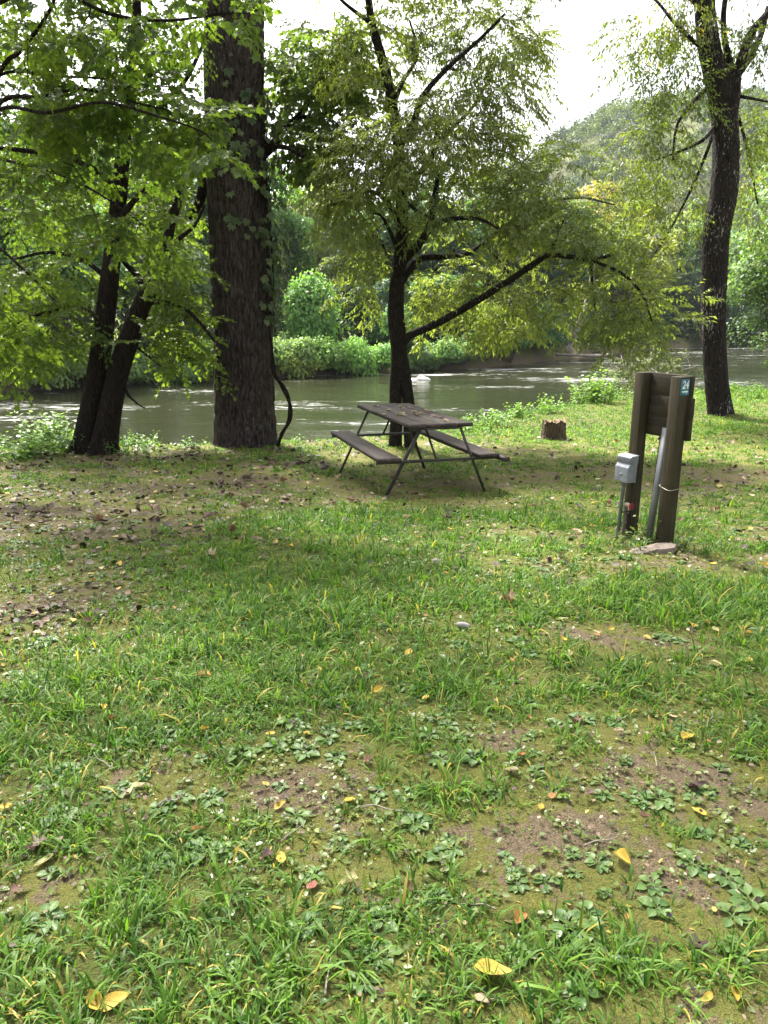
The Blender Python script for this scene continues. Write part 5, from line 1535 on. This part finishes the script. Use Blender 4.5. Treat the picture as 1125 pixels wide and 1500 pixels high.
# ================================================================== FALLEN LEAVES
def leaf_mesh(seed, kind):
    r = np.random.default_rng(seed); m = MB()
    if kind == 'maple':
        V = np.array(MAPLE_V, float); V[:, 1] -= .4
        V[:, 0] *= r.uniform(.5, .8); V[:, 2] = 1.6 * (np.abs(V[:, 0]) ** 1.4) * r.uniform(.4, 1) + .8 * V[:, 1] ** 2 * r.uniform(.2, 1) + r.normal(0, .07, len(V)); V[:, 1] *= .85; V[:, 2] -= V[:, 2].min()
        m.add(V, [np.array(MAPLE_F)])
        return m.mesh('maple_leaf', M['dry_leaf'], False)
    nu, nv = 5, 9; V = []; curl = r.uniform(.1, .8) if kind == 'curl' else r.uniform(0, .18); fold = r.uniform(.1, .9) if kind == 'curl' else r.uniform(.05, .3)
    wmax = r.uniform(.25, .34); bend = r.uniform(-.3, .3)
    for j in range(nv):
        t = j / (nv - 1); w = wmax * (math.sin(math.pi * t ** .75) ** .8) if 0 < t < 1 else .004
        for i in range(nu):
            s = (i / (nu - 1) - .5) * 2
            V.append((s * w + bend * (t - .5) ** 2, t - .5, abs(s) * w * fold + curl * (t - .5) ** 2 + .02 * math.sin(9 * t + 2 * s) + r.normal(0, .006)))
    V = np.array(V); V[:, 2] -= V[:, 2].min()
    m.add(V, [np.array([[j * nu + i, j * nu + i + 1, (j + 1) * nu + i + 1, (j + 1) * nu + i] for j in range(nv - 1) for i in range(nu - 1)])])
    m.tube(np.array([[0, -.5, .0 + V[2][2]], [.03, -.62, .02], [.04, -.74, 0]]), .010, 4)
    return m.mesh('oval_leaf', M['dry_leaf'], True)


LM = {'flat': [leaf_mesh(s, 'flat') for s in range(3)], 'curl': [leaf_mesh(10 + s, 'curl') for s in range(4)], 'maple': [leaf_mesh(20 + s, 'maple') for s in range(4)]}
YEL = (.48, .34, .05); PAL = (.40, .37, .17); ORG = (.33, .16, .04); BRN = (.16, .09, .055); DBR = (.055, .032, .026); PNK = (.20, .13, .11); RED = (.22, .08, .055); TAN = (.40, .31, .20)
r = np.random.default_rng(15)


def drop_leaf(px, py, col, size, kind, label, group='fallen leaves on the lawn', pos=None, lift=.012, name='fallen_leaf', rz=None):
    g = gp(px, py) if pos is None else np.array([pos[0], pos[1], float(H(pos[0], pos[1]))])
    o_ = link(name, LM[kind][r.integers(0, len(LM[kind]))], None, (g[0], g[1], g[2] + lift), tuple(np.clip(np.array(col) * r.uniform(.8, 1.15), 0, 1)))
    size *= .82; o_.scale = (size * r.uniform(.8, 1.05), size, size * r.uniform(.7, 1.5)); o_.rotation_euler = (r.uniform(-.25, .25), r.uniform(-.25, .25), r.uniform(0, 6.28) if rz is None else rz)
    return tag(o_, label, 'leaf', group)


FL = [(722, 1434, YEL, .115, 'curl', 'large folded yellow leaf at the bottom of the lawn, right of centre'), (912, 1267, YEL, .085, 'curl', 'bright yellow curled leaf beside the large bare patch on the right'),
      (792, 1188, YEL, .05, 'flat', 'small yellow leaf on the brown bare patch right of centre'), (809, 1171, ORG, .045, 'flat', 'small orange leaf just above the small yellow one on the bare patch'),
      (1024, 1194, YEL, .07, 'flat', 'yellow leaf below the bare patch near the right edge'), (412, 1264, YEL, .075, 'flat', 'yellow leaf beside a purplish crumpled one, lower left'),
      (391, 1262, PNK, .07, 'maple', 'purplish grey crumpled leaf left of the yellow one, lower left'), (410, 1185, YEL, .06, 'flat', 'yellow leaf on the bare soil patch left of centre'),
      (512, 1178, YEL, .06, 'flat', 'yellow leaf right of the bare soil patch'), (8, 1188, YEL, .06, 'flat', 'yellow leaf at the left edge of the lower lawn'),
      (66, 1266, PAL, .08, 'flat', 'pale cream leaf below a pinkish curled leaf at lower left'), (55, 1246, PNK, .10, 'maple', 'pinkish brown curled leaf near the left edge'),
      (140, 1478, YEL, .07, 'curl', 'left one of two yellow leaves at the bottom left'), (168, 1474, YEL, .09, 'flat', 'right one of two yellow leaves at the bottom left'),
      (153, 1040, YEL, .06, 'flat', 'yellow leaf in the lush grass on the left'), (247, 1053, ORG, .08, 'maple', 'orange yellow leaf at the lower rim of the lush grass on the left'),
      (165, 1058, ORG, .05, 'curl', 'narrow orange leaf standing in the lush grass on the left'), (396, 1080, YEL, .05, 'flat', 'small yellow leaf among the plantains left of centre'),
      (450, 1080, YEL, .045, 'flat', 'small golden leaf just right of the one among the plantains'), (297, 996, ORG, .12, 'maple', 'brown and yellow maple leaf lying left of centre'),
      (599, 961, YEL, .08, 'curl', 'upright yellow leaf in the middle of the lawn'), (553, 1018, YEL, .06, 'curl', 'narrow yellow leaf below the upright one mid lawn'),
      (744, 886, BRN, .14, 'maple', 'reddish brown maple leaf right of centre'), (804, 893, YEL, .06, 'flat', 'yellow leaf right of the reddish brown maple leaf'),
      (823, 910, PAL, .09, 'flat', 'pale yellow leaf above the small dark hollow'), (833, 961, PAL, .08, 'curl', 'pale leaf below the small dark hollow'),
      (1015, 920, YEL, .11, 'flat', 'broad yellow leaf in the lush grass at right'), (997, 916, TAN, .07, 'flat', 'tan leaf left of the broad yellow leaf'), (1048, 925, PAL, .06, 'flat', 'small pale leaf right of the broad yellow leaf'),
      (980, 972, PAL, .07, 'flat', 'pale yellow leaf below the broad yellow leaf'), (948, 937, YEL, .06, 'flat', 'small yellow leaf lower left of the broad yellow leaf'), (1047, 979, PAL, .08, 'curl', 'upright pale leaf near the right edge'),
      (1098, 971, YEL, .07, 'flat', 'yellow leaf at the right edge, left of its brown partner'), (1115, 969, ORG, .06, 'flat', 'brownish orange leaf at the right edge'), (1006, 1086, YEL, .10, 'curl', 'long yellow leaf above the right bare patch'),
      (1013, 1097, PAL, .05, 'flat', 'small pale leaf below the long yellow leaf'), (985, 1055, TAN, .05, 'curl', 'small tan leaf upper left of the long yellow leaf'), (1020, 1160, DBR, .09, 'maple', 'dark crumpled leaf on the right bare patch'),
      (458, 1303, RED, .06, 'flat', 'small red leaf in the grass below centre'), (513, 1300, PAL, .08, 'maple', 'mottled yellow leaf right of the small red leaf'), (1025, 1396, DBR, .11, 'maple', 'dark brown crumpled maple leaf at lower right'),
      (760, 1354, ORG, .07, 'curl', 'rusty brown leaf left of the plantain leaves at lower right'), (584, 1330, BRN, .07, 'curl', 'brown curled leaf right of bottom centre'), (598, 1256, DBR, .07, 'maple', 'dark brown leaf below centre in the grass'),
      (540, 1120, BRN, .06, 'curl', 'brown leaf above the middle tuft of grass'), (190, 1165, PAL, .06, 'flat', 'pale leaf in the grass at left below the plantains'), (203, 1155, PAL, .06, 'flat', 'pale cream leaf beside a dark spot at left'),
      (290, 1222, ORG, .05, 'curl', 'small orange leaf above the large flat weeds'), (748, 1137, TAN, .07, 'curl', 'tan curled leaf at the upper rim of the large bare patch'), (862, 812, TAN, .05, 'flat', 'small tan leaf left of the concrete slab'),
      (655, 843, YEL, .08, 'flat', 'yellow leaf in the grass right of centre, upper lawn'), (613, 790, ORG, .08, 'maple', 'orange brown leaf in front of the picnic table'), (103, 827, TAN, .11, 'flat', 'pale tan leaf on the mossy ground at left'),
      (175, 828, YEL, .10, 'flat', 'yellow leaf right of the pale tan one at left'), (77, 873, YEL, .07, 'flat', 'yellow leaf among the dark leaves at left'), (6, 927, YEL, .06, 'flat', 'yellow leaf at the left edge'),
      (304, 774, YEL, .08, 'flat', 'yellow leaf on the upper lawn left of centre'), (310, 818, TAN, .14, 'maple', 'brown crumpled leaf on the upper lawn left of centre'), (365, 755, TAN, .10, 'flat', 'tan leaf on the upper lawn below the massive trunk'),
      (425, 761, PAL, .09, 'flat', 'pale leaf on the lawn left of the table legs'), (236, 793, BRN, .10, 'maple', 'brown maple leaf left of the brown crumpled one'), (20, 907, BRN, .14, 'maple', 'large brown crumpled leaf near the left edge'),
      (845, 1062, BRN, .07, 'maple', 'dark curled leaf right of centre'), (905, 1075, TAN, .05, 'curl', 'small brown curled leaf left of the long yellow leaf'), (1035, 1470, YEL, .05, 'flat', 'small yellow leaf low at the right corner'),
      (1078, 1467, YEL, .06, 'curl', 'green yellow leaf at the lower right corner'), (870, 895, BRN, .06, 'curl', 'little brown leaf above the dark hollow at right'), (600, 1308, BRN, .05, 'curl', 'little brown leaf just above the brown curled one'),
      (30, 1310, BRN, .08, 'maple', 'reddish leaf low at the left edge'), (705, 1470, TAN, .05, 'flat', 'tan leaf scrap below the large folded yellow leaf')]
for f in FL: drop_leaf(*f, rz=None)


def strew(n, x0, x1, y0, y1, cols, kinds, s0, s1, label, cluster=.8):
    cnt = 0; tries = 0
    while cnt < n and tries < n * 60:
        tries += 1
        y = r.uniform(y0, y1); x = r.uniform(x0, x1)
        if abs(x) > y * .53 + .1 or y > near_edge(x) - .1: continue
        if fbm(x * 1.2, y * 1.2, 55, 3) < .5 and r.uniform() < cluster: continue
        k = r.integers(0, len(cols)); drop_leaf(0, 0, cols[k], r.uniform(s0, s1), kinds[r.integers(0, len(kinds))], label, pos=(x, y), lift=.02); cnt += 1


strew(110, -7, -1.2, 5.0, 12.6, [DBR, BRN, DBR, PNK], ['maple', 'curl', 'maple'], .10, .18, 'dark brown curled leaf scattered over the mossy ground below the left trunks')
strew(44, -1.8, 1.8, 5.6, 12.6, [DBR, BRN, TAN], ['maple', 'curl'], .09, .16, 'brown fallen leaf on the grass round the picnic table')
strew(44, 1.8, 8, 5.6, 14, [DBR, BRN, PNK, TAN], ['maple', 'curl'], .08, .15, 'brown fallen leaf on the worn ground round the utility posts and stump')
strew(34, -2.8, 2.8, 1.6, 5, [DBR, BRN, PNK, ORG], ['curl', 'maple'], .03, .06, 'small brown leaf half hidden in the near grass')

strew(26, -2.6, 2.6, 1.6, 4.5, [YEL, YEL, PAL, ORG], ['flat', 'curl'], .03, .055, 'small yellow leaf scattered in the near grass', cluster=.2)
strew(40, -5, 6, 4.5, 11, [YEL, PAL, YEL], ['flat', 'curl'], .06, .10, 'yellow leaf scattered on the farther lawn', cluster=.2)

# fine litter nobody could count
r = np.random.default_rng(16); m = MB()
pts = in_view_points(None, [(1, 2.6, 1100), (2.6, 4, 500), (4, 8, 130), (8, 15, 60)], r)
b = bare(pts[:, 0], pts[:, 1]) + (fbm(pts[:, 0] * 1.2, pts[:, 1] * 1.2, 55, 3) - .5); wleft = np.where(pts[:, 0] < -.8, 1.2, .5)
pts = pts[r.uniform(0, 1, len(pts)) < np.clip(b * wleft * 1.3, .03, 1)]
n = len(pts); T = np.stack([pts[:, 0], pts[:, 1], H(pts[:, 0], pts[:, 1]) + .008 + r.uniform(0, .022, n)], 1)
d = r.normal(0, 1, (n, 3)) * np.array([1, 1, .35]); D = np.hypot(pts[:, 0], pts[:, 1])
leaf_cloud(m, OVAL, T, d, np.array([0, 0, 1.]) + r.normal(0, .45, (n, 3)), np.where(D < 4, .45, 1) * r.uniform(.010, .035, n) * (1 + .16 * D), r.uniform(0, 1, n) ** 1.4)
print('litter', n)
tag(build(m, 'leaf_litter', M['litter']), 'fine brown leaf litter and bark crumbs spread over the worn lawn', 'leaf litter', kind='stuff')

# leaves lying on the table top
r = np.random.default_rng(18)
for k in range(26):
    yy = r.uniform(-.2, 1.0) if k % 3 else r.uniform(-.9, .2); xx = r.uniform(-.33, .33)
    p = tmat @ Vector((xx, yy, .812)); col = [TAN, YEL, BRN, TAN, PAL][r.integers(0, 5)]
    nm_ = {TAN: 'tan', YEL: 'yellow', BRN: 'brown', PAL: 'pale'}[col]
    o_ = link('fallen_leaf', LM['curl' if k % 2 else 'flat'][r.integers(0, 3)], None, p, col); o_.scale = (r.uniform(.06, .12),) * 3; o_.rotation_euler = (-.05, 0, r.uniform(0, 6.28))
    tag(o_, nm_ + ' fallen leaf lying on the picnic table top', 'leaf', 'leaves on the picnic table')

# thin dead twigs
for k, (px, py) in enumerate(((430, 1228), (560, 1190), (250, 1180), (150, 1120), (700, 1330), (880, 1240), (960, 1120), (330, 905), (520, 860), (120, 770), (690, 800), (1040, 1060), (200, 700), (480, 1440))):
    g = gp(px, py); rt_ = np.random.default_rng(700 + k); L = rt_.uniform(.05, .11) * (1 + .25 * g[1]); a = rt_.uniform(0, 3.14); m = MB()
    q = np.array([[-L / 2, 0, .012], [-L * .15, rt_.normal(0, .06) * L, .018], [L * .2, rt_.normal(0, .06) * L, .015], [L / 2, rt_.normal(0, .1) * L, .022]])
    m.tube(spline(q, 4), np.linspace(.0024, .0010, 13) * (1 + .2 * g[1]), 5); m.tube(np.array([q[2], q[2] + np.array([L * .2, L * .2, .01])]), .0010 * (1 + .2 * g[1]), 4)
    o_ = build(m, 'fallen_twig', M['dead_wood'], loc=g); o_.rotation_euler = (0, 0, a)
    tag(o_, 'thin dead twig lying on the ' + ('near' if g[1] < 3.2 else 'middle part of the' if g[1] < 6 else 'far part of the') + ' lawn', 'twig', 'dead twigs on the lawn' + (' nearby' if g[1] < 3.2 else ' midway' if g[1] < 6 else ' far off'))

# two pale stones / chips
for (px, py, s, lab) in ((679, 921, (.042, .020, .016), 'pale elongated stone lying in the middle of the lawn'), (639, 826, (.035, .022, .018), 'small white stone on the lawn in front of the picnic table'), (527, 0, None, None)):
    if s is None: continue
    g = gp(px, py); m = MB(); rock(m, (0, 0, .02), s, int(px) % 50, 12); o_ = build(m, 'stone', M['stone'], loc=g, smooth=True); o_.rotation_euler = (0, 0, -.4); tag(o_, lab, 'stone')

# ================================================================== BROAD LEAVED WEEDS
def rosette_mesh(seed):
    r = np.random.default_rng(seed); m = MB(); n = r.integers(6, 10)
    for k in range(n):
        a = k * 2.4 + r.uniform(-.3, .3); L = r.uniform(.6, 1.05); w = L * (r.uniform(.20, .27) if seed < 7 else r.uniform(.11, .17) if seed % 2 else r.uniform(.26, .34)); up = r.uniform(.15, .6); nu, nv = 5, 8; V = []
        for j in range(nv):
            t = j / (nv - 1); ww = (.022 if t < .3 else w * math.sin(math.pi * min(1, ((t - .3) / .7) ** .8 * .97 + .03)) ** .75 + .004)
            hor = L * (t * math.cos(up) + 0); ver = L * (t * math.sin(up) - .38 * t * t)
            for i in range(nu):
                s = (i / (nu - 1) - .5) * 2
                V.append((hor * math.cos(a) - s * ww * math.sin(a), hor * math.sin(a) + s * ww * math.cos(a), .02 + max(ver, -.0) + abs(s) * ww * .35 + .012 * math.sin(14 * t + 3 * s + k)))
        m.add(np.array(V), [np.array([[j * nu + i, j * nu + i + 1, (j + 1) * nu + i + 1, (j + 1) * nu + i] for j in range(nv - 1) for i in range(nu - 1)])], np.clip(r.uniform(0, 1), 0, 1))
    return m.mesh('rosette', M['plantain'], True)


RM = [rosette_mesh(s) for s in range(13)]
r = np.random.default_rng(17)
PL = [(352, 1106, .085, 'plantain with broad glossy leaves above the bare soil patch, left of centre'), (247, 1082, .085, 'plantain left of the broad glossy one, at the rim of lush grass'), (182, 1090, .085, 'plantain with upright leaf in the grass at left'),
      (300, 1250, .085, 'large flat weed in the lower left, left one of a touching pair'), (342, 1247, .08, 'large flat weed in the lower left, right one of a touching pair'), (230, 1262, .06, 'flat weed left of the touching pair'),
      (222, 1320, .05, 'weed with one standing dark leaf in the grass at lower left'), (835, 1362, .075, 'plantain with paired pale leaves at lower right'), (866, 1395, .075, 'plantain just below the paired pale leaves at lower right'), (862, 1345, .06, 'plantain touching the pale leaved one at its upper right'),
      (425, 1055, .07, 'plantain in the row above centre left, leftmost'), (480, 1085, .06, 'plantain in the row above centre left, second'), (492, 1112, .06, 'plantain below the second one of the row'), (490, 1030, .07, 'plantain above the row near centre left'),
      (340, 1020, .07, 'plantain under the brown and yellow maple leaf'), (695, 1112, .07, 'plantain in the middle of the lower lawn'), (722, 1165, .045, 'small plantain on the bare patch with white edged leaves'), (1015, 1268, .08, 'plantain with round upright leaf at right'),
      (1100, 1325, .08, 'plantain near the right edge, beside the darker big leaf'), (1072, 1345, .07, 'plantain left of the right edge one'), (1080, 1400, .07, 'plantain low at the right edge'), (1065, 1290, .06, 'plantain at right between two others'), (955, 1300, .06, 'plantain right of the bright yellow curled leaf'),
      (925, 1170, .06, 'plantain beside the grass clump right of the bare patch'), (1015, 1172, .05, 'small plantain touching the right bare patch'), (660, 1245, .055, 'plantain in the grass below centre'), (590, 1165, .06, 'plantain left of the middle tuft'),
      (500, 1240, .05, 'small plantain at bottom of bare soil patch'), (740, 1260, .05, 'plantain left of the large bare patch'), (800, 1295, .05, 'small plantain below the large bare patch'), (640, 1320, .06, 'plantain in the lower middle grass'), (560, 1350, .06, 'plantain in the lower middle grass, near the brown curled leaf'),
      (450, 1360, .06, 'plantain in the lower grass left of the middle'), (90, 1195, .075, 'plantain in the lower left grass beside the yellow leaf'), (70, 1350, .07, 'plantain near the left edge low down'), (40, 1395, .06, 'plantain at the left bottom edge'), (560, 1400, .06, 'plantain near the bottom centre'),
      (760, 1400, .06, 'plantain right of the large folded yellow leaf'), (670, 945, .06, 'plantain left of the bare hollow in mid lawn'), (740, 920, .06, 'plantain in mid lawn below the maple leaf'), (700, 905, .05, 'plantain beside the pale elongated stone'), (775, 960, .06, 'plantain in mid lawn above the right grass'),
      (620, 985, .06, 'plantain in the middle of the lawn'), (600, 1010, .055, 'plantain just below the one mid lawn'), (540, 980, .055, 'plantain left of the one mid lawn'), (40, 1000, .08, 'plantain at the left in the lush grass'), (100, 1130, .07, 'plantain left of the upright leaved one'), (410, 790, .07, 'low weed in front of the picnic table'),
      (1010, 985, .06, 'plantain in the right grass under the pale yellow leaf'), (1085, 1015, .06, 'plantain at the right edge of mid lawn'), (880, 1010, .055, 'plantain right of centre in fine grass'), (930, 1420, .06, 'plantain low in the right corner grass'), (850, 1460, .055, 'plantain at the bottom edge right of centre'), (330, 1420, .055, 'plantain at the bottom left centre')]
for px, py, s, lab in PL:
    g = gp(px, py); o_ = link('plantain_weed', RM[r.integers(0, 7)], None, (g[0], g[1], g[2] + .002)); o_.scale = (s, s, s * .9); o_.rotation_euler = (0, 0, r.uniform(0, 6.28)); tag(o_, lab, 'weed', 'broad leaved plantains in the lawn')
cnt = 0
while cnt < 210:
    y = r.uniform(1.3, 6.5); x = r.uniform(-1, 1) * (y * .53 + .1)
    if bare(np.array([x]), np.array([y]))[0] < .22: continue
    zone = 'near the bottom of the lawn' if y < 2.6 else 'in the middle of the lawn' if y < 4 else 'on the far part of the lawn'
    o_ = link('broadleaf_weed', RM[r.integers(0, len(RM))], None, (x, y, float(H(x, y)) + .002)); s = r.uniform(.026, .062) * (1 + .08 * y); o_.scale = (s, s, s); o_.rotation_euler = (0, 0, r.uniform(0, 6.28))
    tag(o_, 'small low broad leaved weed ' + zone, 'weed', 'small broad leaved weeds ' + zone); cnt += 1

# ================================================================== AIR
m = MB(); m.box((10, 450, 70), (1400, 1300, 150))
hz_ = build(m, 'haze', None or bpy.data.materials.new('haze')); hm = hz_.data.materials[0]; hm.use_nodes = True; nt = hm.node_tree; nt.nodes.clear()
out = nt.nodes.new('ShaderNodeOutputMaterial'); pv = nt.nodes.new('ShaderNodeVolumePrincipled'); pv.inputs['Color'].default_value = (.86, .92, 1, 1); pv.inputs['Density'].default_value = .00016; pv.inputs['Anisotropy'].default_value = 0.0
nt.links.new(pv.outputs[0], out.inputs['Volume']); tag(hz_, 'thin pale haze in the air over the river valley', 'haze', kind='stuff')
print('ground', xs[0], xs[-1], ys[0], ys[-1])
